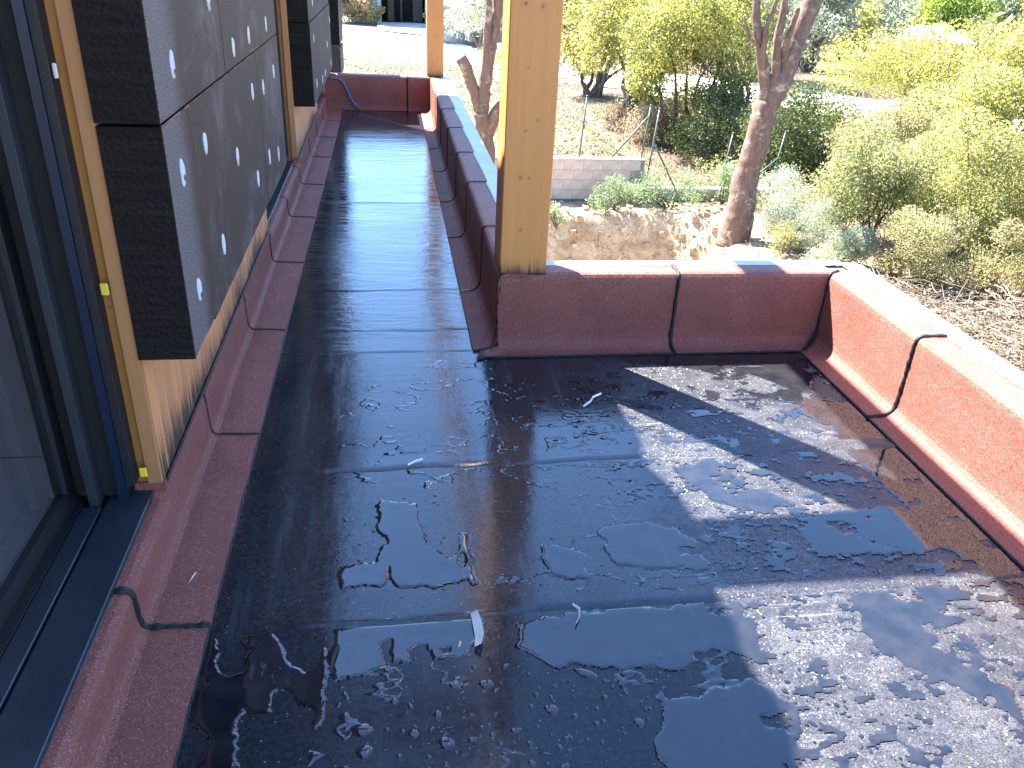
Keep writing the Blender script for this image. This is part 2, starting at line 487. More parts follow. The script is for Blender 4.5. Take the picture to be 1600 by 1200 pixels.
def np_mesh(name, verts, faces, mat, parent=None, smooth=False, tint=None):
    """verts (n,3), faces (m,k) all of the same size k"""
    verts = np.asarray(verts, dtype=np.float32); faces = np.asarray(faces, dtype=np.int32)
    me = bpy.data.meshes.new(name)
    me.vertices.add(len(verts)); me.vertices.foreach_set('co', verts.ravel())
    m, k = faces.shape
    me.loops.add(m * k); me.loops.foreach_set('vertex_index', faces.ravel())
    me.polygons.add(m); me.polygons.foreach_set('loop_start', np.arange(0, m * k, k, dtype=np.int32))
    if smooth: me.polygons.foreach_set('use_smooth', np.ones(m, dtype=bool))
    me.materials.append(mat)
    if tint is not None:
        a = me.attributes.new('tint', 'FLOAT', 'POINT'); a.data.foreach_set('value', np.asarray(tint, dtype=np.float32))
    me.update(calc_edges=True); me.validate()
    return link(bpy.data.objects.new(name, me), parent)

def leaf_cards(centers, size, name, mat, parent, aspect=.5, droop=0.0, tint=None, up=.3):
    """one small four-cornered leaf per centre"""
    n = len(centers)
    d = rng.normal(size=(n, 3)); d[:, 2] -= droop
    d /= np.linalg.norm(d, axis=1)[:, None] + 1e-9
    q = rng.normal(size=(n, 3)); q[:, 2] += up
    s = np.cross(d, q); s /= np.linalg.norm(s, axis=1)[:, None] + 1e-9
    L = size * rng.uniform(.6, 1.4, n)[:, None]
    W = L * aspect * rng.uniform(.7, 1.3, n)[:, None]
    c = np.asarray(centers)
    v = np.stack([c - d*L*.5, c + s*W*.5 - d*L*.05, c + d*L*.5, c - s*W*.5 - d*L*.05], axis=1).reshape(-1, 3)
    f = np.arange(n * 4).reshape(n, 4)
    if tint is None: tint = rng.uniform(0, 1, n)
    return np_mesh(name, v, f, mat, parent, tint=np.repeat(np.clip(tint, 0, 1), 4))

def fnoise2(x, y, octs=4, seed=0, gain=.5):
    """value noise, numpy"""
    tot = np.zeros_like(x, dtype=float); amp = 1.0; nrm = 0
    for o in range(octs):
        r = np.random.default_rng(seed * 31 + o); T = r.uniform(-1, 1, (64, 64))
        X = x * 2**o + o * 7.3; Y = y * 2**o + o * 3.1
        xi = np.floor(X).astype(int); yi = np.floor(Y).astype(int); fx = X - xi; fy = Y - yi
        fx = fx*fx*(3-2*fx); fy = fy*fy*(3-2*fy)
        a = T[xi % 64, yi % 64]; b = T[(xi+1) % 64, yi % 64]; c = T[xi % 64, (yi+1) % 64]; d = T[(xi+1) % 64, (yi+1) % 64]
        tot += amp * ((a*(1-fx)+b*fx)*(1-fy) + (c*(1-fx)+d*fx)*fy); nrm += amp; amp *= gain
    return tot / nrm
def sstep(a, b, x):
    t = np.clip((x - a) / (b - a), 0, 1); return t*t*(3-2*t)

# =================================================================== SETTING: terrain
def gz(x, y):
    x = np.asarray(x, float); y = np.asarray(y, float)
    lawn_l = -2.25 - .40 * sstep(17, 26, y)
    lawn_r = -2.92 + .25 * sstep(18, 27, y)
    lawn = lawn_l + (lawn_r - lawn_l) * sstep(4.9, 6.0, x)
    front = np.full_like(x, -2.93) - .02 * np.clip(x - 7, 0, 20)
    n = fnoise2(x * .8, y * .8, 4, 5)
    ex = 6.35 + .45 * fnoise2(y * .9, x * 0 + 3, 3, 9)
    ey = 15.55 + .35 * fnoise2(x * .7, y * 0 + 1, 3, 4)
    pit = sstep(ey + .15, ey - .95, y) * sstep(ex + .1, ex - 1.3, x)
    front = front + .10 * n * sstep(16.3, 15.6, y) - 1.9 * pit + .28 * fnoise2(x * 2.1, y * 2.1, 4, 6) * np.sin(np.pi * np.clip(pit, 0, 1)) ** .5
    z = np.where(y > 16.5, lawn + .03 * n, front)
    r = np.hypot(x, y)
    z = z - .9 * sstep(9, 22, x) * sstep(26, 14, y)
    z = z - 3.6 * np.exp(-((x - 43) ** 2 + (y - 63) ** 2) / 100)
    z = z + 16 * sstep(72, 260, r) + 1.2 * sstep(60, 90, r) * fnoise2(x * .03, y * .03, 3, 8)
    return z

def axis(pts):
    out = []
    for a, b, s in pts: out += list(np.arange(a, b, s))
    return np.array(out + [pts[-1][1]])
gx = axis([(-300, -60, 30), (-60, -10, 5), (-10, -1, 1), (-1, 9, .10), (9, 30, .7), (30, 80, 5), (80, 400, 30)])
gy = axis([(-60, -10, 8), (-10, 11, 1), (11, 14, .25), (14, 16.4, .06), (16.4, 16.6, .1), (16.6, 30, .6), (30, 70, 2), (70, 130, 6), (130, 500, 30)])
GX, GY = np.meshgrid(gx, gy)
GZ = gz(GX, GY)
nx, ny = len(gx), len(gy)
ii = np.arange(nx * ny).reshape(ny, nx)
F = np.stack([ii[:-1, :-1].ravel(), ii[:-1, 1:].ravel(), ii[1:, 1:].ravel(), ii[1:, :-1].ravel()], axis=1)
ground = np_mesh('ground', np.stack([GX.ravel(), GY.ravel(), GZ.ravel()], axis=1), F, M['ground'], smooth=True)
tag(ground, kind='structure')

def drape(name, near, far, mat, dz, kind, n=60, w=6):
    near = np.array(near, float); far = np.array(far, float)
    def res(P, k):
        s = np.r_[0, np.cumsum(np.hypot(*np.diff(P, axis=0).T))]; s /= s[-1]
        t = np.linspace(0, 1, k); return np.stack([np.interp(t, s, P[:, 0]), np.interp(t, s, P[:, 1])], 1)
    a, b = res(near, n), res(far, n)
    V = []
    for i in range(n):
        for j in range(w + 1):
            p = a[i] * (1 - j/w) + b[i] * j/w
            if j in (0, w): p = p + np.array([0, .25 * math.sin(i * 1.9) + .2 * math.sin(i * 4.3)])
            V.append((p[0], p[1], float(gz(p[0], p[1])) + dz))
    Fq = [(i*(w+1)+j, (i+1)*(w+1)+j, (i+1)*(w+1)+j+1, i*(w+1)+j+1) for i in range(n-1) for j in range(w)]
    return tag(np_mesh(name, V, Fq, mat, smooth=True), kind=kind)
drape('road', [(-14, 53), (-6, 48.5), (-2.2, 45.6), (.2, 39.9), (1.7, 37.9), (4.7, 34.8), (6.7, 33), (8.9, 29.4), (13.1, 26.8), (15.2, 25.2), (24, 19)],
      [(-15, 60), (-6, 55), (-2.5, 52.5), (-1, 50.1), (1.6, 47.7), (4.1, 43.7), (5.6, 41.6), (8.3, 40.7), (10.8, 35.8), (15, 33), (17.4, 30), (29, 22)], M['road'], .035, 'structure')
drape('garage_forecourt', [(-.5, 50.6), (2.3, 48.2)], [(-.6, 56.4), (2.8, 56.4)], M['concrete'], .055, 'structure', n=8)

# =================================================================== TERRACE FLOOR
floor = MB()
floor.box(-.64, 2.02, -2.6, 3.24, -.22, -.012).box(-.64, .56, 3.24, 9.1, -.22, -.012)
floor = floor.build('terrace_floor', M['concrete']); tag(floor, kind='structure')
seams = [-2.4, -1.5, -.65, .12, .78, 1.562, 2.255, 3.125, 3.345, 3.83, 5.42, 7.49, 8.99]
def sheet(y0, y1, k):
    x0 = -.50; x1 = 1.83 if y1 <= 3.2 else .40
    ys = np.r_[y0 - .012, y0 + .004, y0 + .03, np.linspace(y0 + .09, y1 + .004, max(3, int((y1 - y0) / .12)))]
    xs = np.linspace(x0, x1, 60 if x1 > 1 else 26)
    V = []
    slope = (.012 if x1 > 1 else 0.004)
    for j, yy in enumerate(ys):
        for xx in xs:
            wob = .004 * math.sin(xx * 9 + k * 2.1) + .003 * math.sin(xx * 23 + k) + .0015 * math.sin(xx * 61)
            lift = (.0032 if j == 1 else (.0022 if j == 2 else 0)) * (1 if x1 > 1 else .22)
            if j == 0: lift = -.004
            zz = lift + .0007 * math.sin(xx * 5 + yy * 3 + k) + .0006 * math.sin(yy * 13 + xx * 2)
            V.append((xx, yy + (wob if j < 3 else 0) + slope * (xx - .6), zz))
    n = len(xs)
    Fq = [(j*n+i, j*n+i+1, (j+1)*n+i+1, (j+1)*n+i) for j in range(len(ys)-1) for i in range(n-1)]
    return np_mesh('membrane_strip', V, Fq, M['membrane'], floor, smooth=False)
for k in range(len(seams) - 1): sheet(seams[k], seams[k+1], k)

# =================================================================== FLASHINGS
def offset_profile(pr, th):
    out = []
    for i, (u, z) in enumerate(pr):
        a = pr[max(i-1, 0)]; b = pr[min(i+1, len(pr)-1)]
        du, dz = b[0]-a[0], b[1]-a[1]; L = math.hypot(du, dz) or 1
        out.append((u + dz/L*th, z - du/L*th))
    return out
def flash_panel(prof, place, t0, t1, parent, k=0, lift=.0035, name='flashing_panel', mat=None, foot_wob=.004):
    """prof(t) gives the polyline (u, z) from the foot edge to the top; solid sheet 4 mm thick"""
    nseg = max(4, int(abs(t1 - t0) / .05))
    V, Fq = [], []; m = None
    for i in range(nseg + 1):
        s = i / nseg; t = t0 + (t1 - t0) * s
        pr = list(prof(t)); m = len(pr)
        up = lift * (1 - s)
        wob = foot_wob * (mnoise.noise(Vector((t * 6, k, 0))) + .5 * mnoise.noise(Vector((t * 21, k, 3))))
        low = mnoise.noise(Vector((t * 2.2, 3, 7))) * .0035
        o = offset_profile(pr, -.001)     # inner side
        n_out = offset_profile(pr, up + .0035)
        for j in range(m):
            u, z = n_out[j]
            if j == 0: u += wob
            if 2 <= j < m - 2: u += low
            V.append(place(u, t, z))
        for j in range(m):
            u, z = o[j]
            if j == 0: u += wob
            V.append(place(u, t, z))
    R = 2 * m
    for i in range(nseg):
        for j in range(m - 1):
            Fq.append((i*R+j, i*R+j+1, (i+1)*R+j+1, (i+1)*R+j))
            Fq.append((i*R+m+j+1, i*R+m+j, (i+1)*R+m+j, (i+1)*R+m+j+1))
        Fq.append((i*R, (i+1)*R, (i+1)*R+m, i*R+m))
        Fq.append((i*R+m-1, i*R+2*m-1, (i+1)*R+2*m-1, (i+1)*R+m-1))
    for e in (0, nseg):
        for j in range(m - 1): Fq.append((e*R+j, e*R+j+1, e*R+m+j+1, e*R+m+j))
    b = MB(); b.add(V, Fq)
    return b.build(name, mat or M['pink'], parent)
def bleed(path, parent, r=.0055, seed=0, name='bitumen_joint', squash=.55):
    """black bitumen squeezed out along a joint"""
    P = [];
    for a, b in zip(path[:-1], path[1:]):
        a, b = Vector(a), Vector(b); n = max(1, int((b - a).length / .008))
        P += [a.lerp(b, i / n) for i in range(n)]
    P.append(Vector(path[-1]))
    rr = [max(.0012, r * (1 + .45 * mnoise.noise(Vector((i * .31, seed, 0))) + .35 * mnoise.noise(Vector((i * 1.3, seed, 5))))) for i in range(len(P))]
    P = [p + Vector((mnoise.noise(Vector((i * .4, seed, 9))), mnoise.noise(Vector((i * .4, seed, 19))), 0)) * .0022 for i, p in enumerate(P)]
    b = MB(); b.tube(P, rr, 6)
    return b.build(name, M['bitumen'], parent, smooth=True)

OPEN = [(-1.0, 1.985), (4.30, 5.97), (7.92, 8.95)]
def in_open(t): return any(a < t < b for a, b in OPEN)
def prof_wall(t):
    base = [(.165, .003), (.10, .005), (.072, .0065), (.030, .0065), (.016, .012), (.0075, .022), (.003, .040), (.001, .09)]
    if in_open(t): return base + [(0, .112), (-.004, .122), (-.015, .127), (-.08, .129)]
    return base + [(0, .112), (0, .130), (0, .150), (-.001, .168)]
placeL = lambda u, t, z: (-.632 + u, t, z)
wf = empty('wall_flashing', (-.55, 1.5, 0), 'stepped pink mineral felt flashing along the foot of the house wall', 'flashing')
jl = [-2.4, -1.55, -.7, .15, .80, 1.585, 2.49, 3.365, 4.236, 5.07, 5.866, 6.73, 7.507, 8.296, 8.97]
for k in range(len(jl) - 1):
    flash_panel(prof_wall, placeL, jl[k], jl[k+1] + .03, wf, k, lift=.0045)
    if k:
        t = jl[k]
        path = [placeL(u + .0015, t - .003, z + .0012) for u, z in prof_wall(t)]
        bleed(path, wf, .0100 if k in (5,) else .0066, k)
def run_line(x, y0, y1, z, r, seed, parent, n=None):
    n = n or max(3, int(abs(y1 - y0) / .35))
    return bleed([(x, y0 + (y1 - y0) * i / n, z) for i in range(n + 1)], parent, r, seed, 'bitumen_edge')
run_line(-.466, -2.4, 8.97, .001, .0042, 31, wf)
run_line(-.634, 1.99, 4.30, .168, .0045, 33, wf)
run_line(-.634, 5.97, 7.92, .168, .0045, 34, wf)

HP = .335
def prof_parapet(depth, foot=.105):
    def f(t):
        return [(foot, .003), (foot * .66, .004), (.046, .006), (.030, .012), (.014, .026), (.004, .044), (.001, .065), (0, .12), (0, .18), (0, .25),
                (0, .305), (-.002, .322), (-.008, .331), (-.018, HP), (-depth * .5, HP + .001), (-depth, HP)]
    return f
def parapet(label, place, joints, depth, foot, zinc_w, tA, tB, core_box, seedk, fa=0, fb=0):
    """joints: panel limits along t"""
    r = empty('parapet', place(0, (tA + tB) / 2, 0), label, 'parapet')
    c = MB(); c.box(*core_box); c.build('wall_core', M['concrete'], r)
    pf = prof_parapet(depth, foot)
    for k in range(len(joints) - 1):
        flash_panel(pf, place, joints[k], joints[k+1] + (.02 if k < len(joints) - 2 else 0), r, seedk + k, lift=.004)
        if k: bleed([place(u + .0048, joints[k] - .005, z + .0045) for u, z in pf(0)], r, .0088 if tB < 4 else .0036, seedk + k)
    # metal trim on the outer edge of the coping
    zw = zinc_w; V, Fq = [], []
    n = max(2, int(abs(tB - tA) / .1))
    pr = [(-depth + .014, HP + .0035), (-depth - .002, HP + .0065), (-depth - zw, HP + .004), (-depth - zw - .003, HP), (-depth - zw - .003, HP - .05)]
    for i in range(n + 1):
        t = tA + (tB - tA) * i / n
        for j, (u, z) in enumerate(pr):
            w = .0025 * mnoise.noise(Vector((t * 8, j, seedk))) if j == 0 else 0
            V.append(place(u + w, t, z + .0012 * mnoise.noise(Vector((t * 3, j, seedk + 1)))))
    m = len(pr)
    for i in range(n):
        for j in range(m - 1): Fq.append((i*m+j, i*m+j+1, (i+1)*m+j+1, (i+1)*m+j))
    b = MB(); b.add(V, Fq); zt = b.build('edge_trim', M['zinc'], r, smooth=False)
    md = zt.modifiers.new('s', 'SOLIDIFY'); md.thickness = .0015
    bleed([place(-depth + .012, tA + (tB - tA) * i / n, HP + .0035) for i in range(n + 1)], r, .0028, seedk + 50, 'bitumen_edge')
    return r
CX = .437                      # inner face of the corridor parapet
parapet('long pink felt parapet beside the narrow walkway, in shade', lambda u, t, z: (CX - u, t, z),
        [3.13, 3.813, 4.666, 5.442, 6.286, 7.103, 7.95, 9.0], .115, .105, .090, 3.30, 9.02, (CX + .006, CX + .20, 3.25, 9.2, -.2, HP - .006), 100)
p_front = parapet('pink felt parapet with the timber post at its left end, facing the camera in shade', lambda u, t, z: (t, 3.14 - u, z),
        [.4375, 1.206, 1.90], .105, .085, .060, .63, 2.0, (.45, 2.09, 3.146, 3.30, -.2, HP - .006), 120)
parapet('sunlit pink felt parapet with blown-out white coping on the right edge', lambda u, t, z: (1.885 - u, t, z),
        [-2.6, -1.25, -.35, .58, 1.53, 2.475, 3.17], .115, .108, .085, -2.6, 3.245, (1.891, 2.085, -2.6, 3.14, -.2, HP - .006), 140)
p_end = parapet('low pink felt parapet closing the far end of the walkway', lambda u, t, z: (t, 8.99 - u, z),
        [-.665, .205, .437], .10, .035, .05, -.66, .42, (-.67, .43, 8.996, 9.18, -.2, HP - .006), 160)
# corner joints, drawn black with torch-on bitumen
bleed([(1.79, 3.05, .006), (1.85, 3.105, .03), (1.878, 3.128, .07), (1.884, 3.137, .2), (1.884, 3.137, .333), (1.93, 3.16, .341)], p_front, .0085, 71)
bleed([(.437, 3.135, .338), (.433, 3.137, .2), (.43, 3.132, .06), (.40, 3.10, .01)], p_front, .006, 72)
bleed([(.34, 3.052, .006), (.6, 3.054, .004), (1.0, 3.056, .004), (1.4, 3.056, .004), (1.79, 3.055, .004)], p_front, .0055, 73, 'bitumen_edge')
run_right = bleed([(1.776, 3.05 - i * .4, .004) for i in range(14)], p_front, .0050, 74, 'bitumen_edge')
bleed([(.333, 3.15 + i * .4, .003) for i in range(15)], p_front, .0038, 75, 'bitumen_edge')
fp = MB(); fp.add([(.345, 3.055, -.002), (.445, 3.055, -.002), (.445, 3.16, -.002), (.405, 3.16, -.002), (.345, 3.055, .0075), (.445, 3.055, .0075), (.445, 3.13, .028), (.40, 3.13, .012)],
       [(0,3,2,1),(4,5,6,7),(0,1,5,4),(1,2,6,5),(2,3,7,6),(3,0,4,7)])
fp.build('flashing_patch', M['pink'], p_front)
# smeared bitumen patch at the inner corner
def smear(pts, parent, seed, z=.006, name='bitumen_patch'):
    b = MB(); n = len(pts); cx = sum(p[0] for p in pts) / n; cy = sum(p[1] for p in pts) / n
    vs, k = [], 40
    for i in range(k):
        f = i / k * n; a = pts[int(f) % n]; c = pts[(int(f) + 1) % n]; q = f - int(f)
        x = a[0] * (1-q) + c[0] * q; y = a[1] * (1-q) + c[1] * q; w = .010 * mnoise.noise(Vector((x * 60, y * 60, seed)))
        vs.append((x + w, y + w * .7))
    V = [(x, y, z - .004) for x, y in vs] + [(cx + (x-cx) * .88, cy + (y-cy) * .88, z + .002 * mnoise.noise(Vector((x*90, y*90, 1)))) for x, y in vs] + [(cx, cy, z + .002)]
    Fq = []
    for i in range(k):
        j = (i + 1) % k
        Fq += [(i, j, k + j, k + i), (k + i, k + j, 2 * k)]
    b.add(V, Fq); return b.build(name, M['bitumen'], parent)
smear([(.355, 3.10), (.40, 3.17), (.425, 3.155), (.43, 3.12), (.385, 3.115), (.375, 3.04), (.34, 3.03)], p_front, 3, .010)
smear([(1.68, 3.02), (1.80, 3.05), (1.79, 2.97), (1.74, 3.0)], p_front, 5, .006)

# =================================================================== HOUSE
house = empty('house', (-2.2, 3.0, 0), 'timber house wall clad in dark grey foam boards with glazed openings along the terrace', 'house')
def parts(name, mat, parent, *boxes):
    for q in boxes: part(name, mat, parent, False, q)
def part(name, mat, parent=house, smooth=False, *boxes, bev=0.0):
    b = MB()
    for q in boxes: b.box(*q, bev=bev)
    return b.build(name, mat, parent, smooth)
XW = -.640
part('wood_panel', M['wood_panel'], house, False, (-.67, XW, 1.986, 4.30, .0, 2.46))
part('wood_panel', M['wood_panel'], house, False, (-.67, XW, 5.972, 7.92, .0, 2.46))
part('wood_panel', M['wood_panel'], house, False, (-.67, XW, 8.952, 9.15, .0, 2.3))
part('wood_panel', M['wood_panel'], house, False, (-.67, XW, -2.6, -1.0, .0, 2.46))
part('reveal_board', mat_plain('dark_stained_wood', (.10, .05, .018), .6), house, False, (-.935, -.902, 1.988, 2.012, .13, 2.42))
parts('inner_wall', M['room'], house, (-.93, -.672, 2.02, 4.27, -.1, 2.46), (-.93, -.672, 6.0, 7.9, -.1, 2.46), (-.93, -.672, -2.6, -1.03, -.1, 2.46), (-.93, -.672, 8.98, 9.15, -.1, 2.3))
part('room', M['room'], house, False, (-4.6, -4.5, -2.6, 9.15, -.1, .35), (-4.6, -4.5, 4.4, 9.15, .35, 2.5), (-4.6, -4.5, -2.6, -2.0, .35, 2.5), (-4.5, -.93, -2.7, -2.6, -.1, 2.5), (-4.5, -.93, 9.05, 9.15, -.1, 2.3), (-4.5, -.9, 4.20, 4.28, .1, 2.46))  # wide opening in the far wall, added to let sky light into the room
parts('room_floor', M['room_floor'], house, *[(-4.5, -.89, -2.6 + i * 1.2 + .004, -1.4 + i * 1.2 - .004, -.1, .125) for i in range(9)])
parts('wall_under_sill', M['wall_out'], house, (-.885, -.645, -1.0, 1.98, -.2, .118), (-.885, -.645, 4.3, 5.97, -.2, .118), (-.885, -.645, 7.92, 8.95, -.2, .118))
# roof with a small eave; only its shadow and its reflection reach the picture
eb = MB(); ys = np.linspace(-2.8, 9.16, 150)
V = []
for yy in ys:
    w = .030 * math.sin(yy * 4.1) + .022 * math.sin(yy * 9.3 + 1) + .012 * math.sin(yy * 21)
    for (xx, zz) in ((-4.7, 2.50), (-.42 + w, 2.50), (-.42 + w, 2.56), (-4.7, 2.75)): V.append((xx, yy, zz))
Fq = [(i*4+j, i*4+(j+1) % 4, (i+1)*4+(j+1) % 4, (i+1)*4+j) for i in range(len(ys)-1) for j in range(4)] + [(0, 1, 2, 3), tuple((len(ys)-1)*4 + j for j in (3, 2, 1, 0))]
eb.add(V, Fq); eb.build('roof', M['tile'], house)
part('outer_wall', M['wall_out'], house, False, (-4.7, -.645, -2.75, 9.15, -4.9, -.12), (-.645, 2.07, -2.6, 3.28, -4.9, -.225), (-.645, .62, 3.28, 9.16, -4.9, -.225))

# foam boards; front (+x) face is sanded, cut edges are darker
def board(y0, y1, z0, z1, seed, x0=XW, x1=-.50):
    b = MB(); ny, nz = max(2, int((y1-y0)/.06)), max(2, int((z1-z0)/.06))
    V, Fq, mi = [], [], []
    def grid(fn, na, nb, m, wob=True):
        base = len(V)
        for i in range(na + 1):
            for j in range(nb + 1): V.append(fn(i/na, j/nb))
        for i in range(na):
            for j in range(nb):
                Fq.append((base+i*(nb+1)+j, base+(i+1)*(nb+1)+j, base+(i+1)*(nb+1)+j+1, base+i*(nb+1)+j+1)); mi.append(m)
    def bz(y): return z0 + (.006 * mnoise.noise(Vector((y * 9, seed, 0))) if z0 < .7 else 0)
    grid(lambda a, c: (x1, y0 + (y1-y0)*a, bz(y0 + (y1-y0)*a) * (1-c) + z1 * c), ny, nz, 1)
    grid(lambda a, c: (x0 + (x1-x0)*a, y0, bz(y0) * (1-c) + z1 * c), 4, nz, 0)
    grid(lambda a, c: (x0 + (x1-x0)*a, y1, bz(y1) * (1-c) + z1 * c), 4, nz, 0)
    grid(lambda a, c: (x0 + (x1-x0)*a, y0 + (y1-y0)*c, bz(y0 + (y1-y0)*c)), 2, ny, 0)
    grid(lambda a, c: (x0 + (x1-x0)*a, y0 + (y1-y0)*c, z1), 2, ny, 0)
    b.v, b.f, b.mi = V, Fq, mi
    import bmesh
    o = b.build('foam_board', [M['eps_cut'], M['eps_face']], house)
    bm = bmesh.new(); bm.from_mesh(o.data); bmesh.ops.remove_doubles(bm, verts=bm.verts, dist=.0008); bmesh.ops.recalc_face_normals(bm, faces=bm.faces)
    for v in bm.verts:
        f = {round(v.co.x - x1, 4) == 0, }
    bm.to_mesh(o.data); bm.free()
    md = o.modifiers.new('bevel', 'BEVEL'); md.width = .004; md.segments = 2; md.limit_method = 'ANGLE'
    return o
B = []
ZS = 1.127
B.append((board(1.960, 2.228, .553, ZS - .003, 1), (1.96, 2.228, .55, ZS)))
B.append((board(2.233, 3.455, .545, ZS - .003, 2), (2.233, 3.455, .54, ZS)))
B.append((board(3.460, 4.16, .540, ZS - .003, 3), (3.46, 4.16, .54, ZS)))
B.append((board(1.956, 2.80, ZS + .005, 1.80, 4), (1.956, 2.8, ZS, 1.8)))
B.append((board(2.805, 4.16, ZS + .004, 1.80, 5), (2.805, 4.16, ZS, 1.8)))
B.append((board(1.958, 4.16, 1.806, 2.46, 6), (1.958, 4.16, 1.8, 2.46)))
B.append((board(5.972, 8.12, .515, 1.04, 7), (5.97, 8.12, .5, 1.04)))
B.append((board(5.976, 8.12, 1.045, 1.60, 8, x1=-.505), (5.97, 8.12, 1.04, 1.6)))
B.append((board(5.976, 8.12, 1.605, 2.46, 9), (5.97, 8.12, 1.6, 2.46)))
board(9.16, 9.9, .60, 1.55, 10, x0=-.64, x1=-.475)
part('brick_pier', mat_plain('dark_brown_pier', (.035, .024, .024), .8), house, False, (-.66, -.478, 9.20, 9.85, .30, .56))
part('brick_pier', M['wall_out'], house, False, (-.9, -.50, 9.19, 9.9, -4.0, .30))
# orange foam squeezed out of the joints
def ribbon(name, path, w, seed, parent, mat, th=.003):
    b = MB(); P = []
    for a, c in zip(path[:-1], path[1:]):
        a, c = Vector(a), Vector(c); n = max(1, int((c - a).length / .03)); P += [a.lerp(c, i / n) for i in range(n)]
    P.append(Vector(path[-1]))
    b.tube(P, [max(.0006, w * (.55 + 1.1 * mnoise.noise(Vector((i * .5, seed, 2))))) for i in range(len(P))], 5)
    return b.build(name, mat, parent)
par0, par1, par4 = B[0][0], B[1][0], B[4][0]
ribbon('foam_seam', [(-.4995, 1.957, ZS), (-.4995, 2.23, ZS)], .0034, 1, par0, M['foam'])
ribbon('foam_seam', [(-.5005, 2.23, ZS), (-.5005, 4.15, ZS)], .0022, 2, par1, M['foam'])
ribbon('foam_seam', [(-.501, 2.2305, ZS), (-.501, 2.2305, .56)], .0012, 3, par0, M['foam'])
ribbon('foam_seam', [(-.500, 3.32, ZS + .012), (-.500, 3.56, ZS + .010), (-.500, 3.565, ZS - .05)], .004, 4, par1, M['foam'])
# filled dowel holes
plugs = [(2.132,1.235),(2.98,1.19),(3.33,1.197),(3.825,1.196),(2.377,1.007),(2.085,.995),(2.844,.866),(3.226,.702),(3.583,.703),(3.875,.653),(3.291,1.007),(3.581,.979),(3.941,.995),
         (2.454,.692),(2.087,.692),(2.653,1.347),(6.366,1.152),(8.05,.912),(6.224,.927),(7.567,.762),(7.144,.587),(6.826,.58),(6.257,.63),(7.939,.573)]
for i, (py, pz) in enumerate(plugs):
    par = house
    for o, (a, b_, c, d) in B:
        if a <= py <= b_ and c <= pz <= d: par = o
    k = 18; Vv = []; sd = i * 1.7
    ry, rz = .020 + .005 * mnoise.noise(Vector((sd, 1, 1))), .031 + .006 * mnoise.noise(Vector((sd, 2, 1)))
    for ring, (s, h) in enumerate(((1, -.002), (.93, .0022), (.55, .0032), (.15, .0022))):
        for q in range(k):
            a = 2 * math.pi * q / k; w = 1 + .22 * mnoise.noise(Vector((math.cos(a) * 1.4, math.sin(a) * 1.4, sd)))
            Vv.append((-.4995 + h - (.005 if py > 5.97 and pz > 1.04 else 0), py + math.cos(a) * ry * s * w, pz + math.sin(a) * rz * s * w))
    Ff = [(r*k+q, r*k+(q+1) % k, (r+1)*k+(q+1) % k, (r+1)*k+q) for r in range(3) for q in range(k)] + [tuple(3*k+q for q in range(k))]
    b = MB(); b.add(Vv, Ff)
    if i % 3 != 1:
        dz = -.012 if i % 2 else -.016
        b.add([(-.4955 + .001, py + .006 * math.cos(a), pz + dz + .009 * math.sin(a)) for a in [2*math.pi*q/8 for q in range(8)]], [tuple(range(8))], 1)
    b.build('dowel_plug', [M['white'], M['frame_dark']], par)

# openings: studs, frames, sills, glass
def opening(y0, y1, big):
    part('stud', M['wood_pale'], house, False, (-.677, -.6405, y1 - .018, y1 - .001, .172, 2.44), bev=.001)
    part('stud', M['wood_stud'], house, False, (-.722, -.6785, y1 - .006, y1 + .03, .172, 2.44))
    part('stud_foot', M['pink'], house, False, (-.715, -.634, y1 - .016, y1 + .015, .131, .171))
    fr = part('door_frame', M['frame_dark'], house, False, (-.722, -.700, y1 - .055, y1 - .007, .188, 2.42), bev=.001)
    part('film_strip', M['frame_blue'], fr, False, (-.744, -.7225, y1 - .060, y1 - .004, .150, 2.42))
    part('dark_gap', M['black'], fr, False, (-.868, -.7445, y1 - .010, y1 + .02, .150, 2.42), (-.79, -.7445, y1 - .035, y1 - .010, .150, 2.42))  # black fill painting the shade of the recessed gap in the jamb
    part('frame_profile', M['frame'], fr, False, (-.813, -.790, y1 - .085, y1 - .0105, .130, 2.42), bev=.0015)
    part('head_profile', M['frame'], fr, False, (-.88, -.70, y0 + .02, y1 - .09, 2.42, 2.458))
    if big:
        lf = part('door_leaf', M['frame_dark'], house, False, (-.895, -.862, y0 + .02, y1 - .025, .1525, .182), (-.895, -.862, y1 - .075, y1 - .025, .184, 2.40), (-.895, -.862, y0 + .02, y1 - .025, 2.4015, 2.418))
        part('glass', M['glass'], lf, False, (-.884, -.876, y0 + .03, y1 - .077, .184, 2.40))
    else:
        lf = part('door_leaf', M['frame_dark'], house, False, (-.895, -.862, y0 + .02, y1 - .025, .1525, .22), (-.895, -.862, y1 - .10, y1 - .025, .222, 2.40))
        part('glass', M['glass'], lf, False, (-.884, -.876, y0 + .03, y1 - .102, .222, 2.40))
    s = MB()
    s.box(-.774, -.666, y0, y1 - .020, .134, .151, .002)
    s.box(-.669, -.6655, y0, y1 - .020, .112, .1338, .001)
    s = s.build('door_sill', M['sill'], house)
    part('sill_rail', M['sill'], s, False, (-.829, -.781, y0, y1 - .09, .132, .1525), bev=.002)
    part('sill_rail', M['frame_dark'], s, False, (-.859, -.833, y0, y1 - .028, .132, .149), bev=.002)
    part('drain_channel', M['black'], s, False, (-.885, -.775, y0, y1 - .011, .119, .1315))
    return fr
opening(-1.0, 1.985, True)
opening(4.30, 5.97, False)
opening(7.92, 8.95, False)
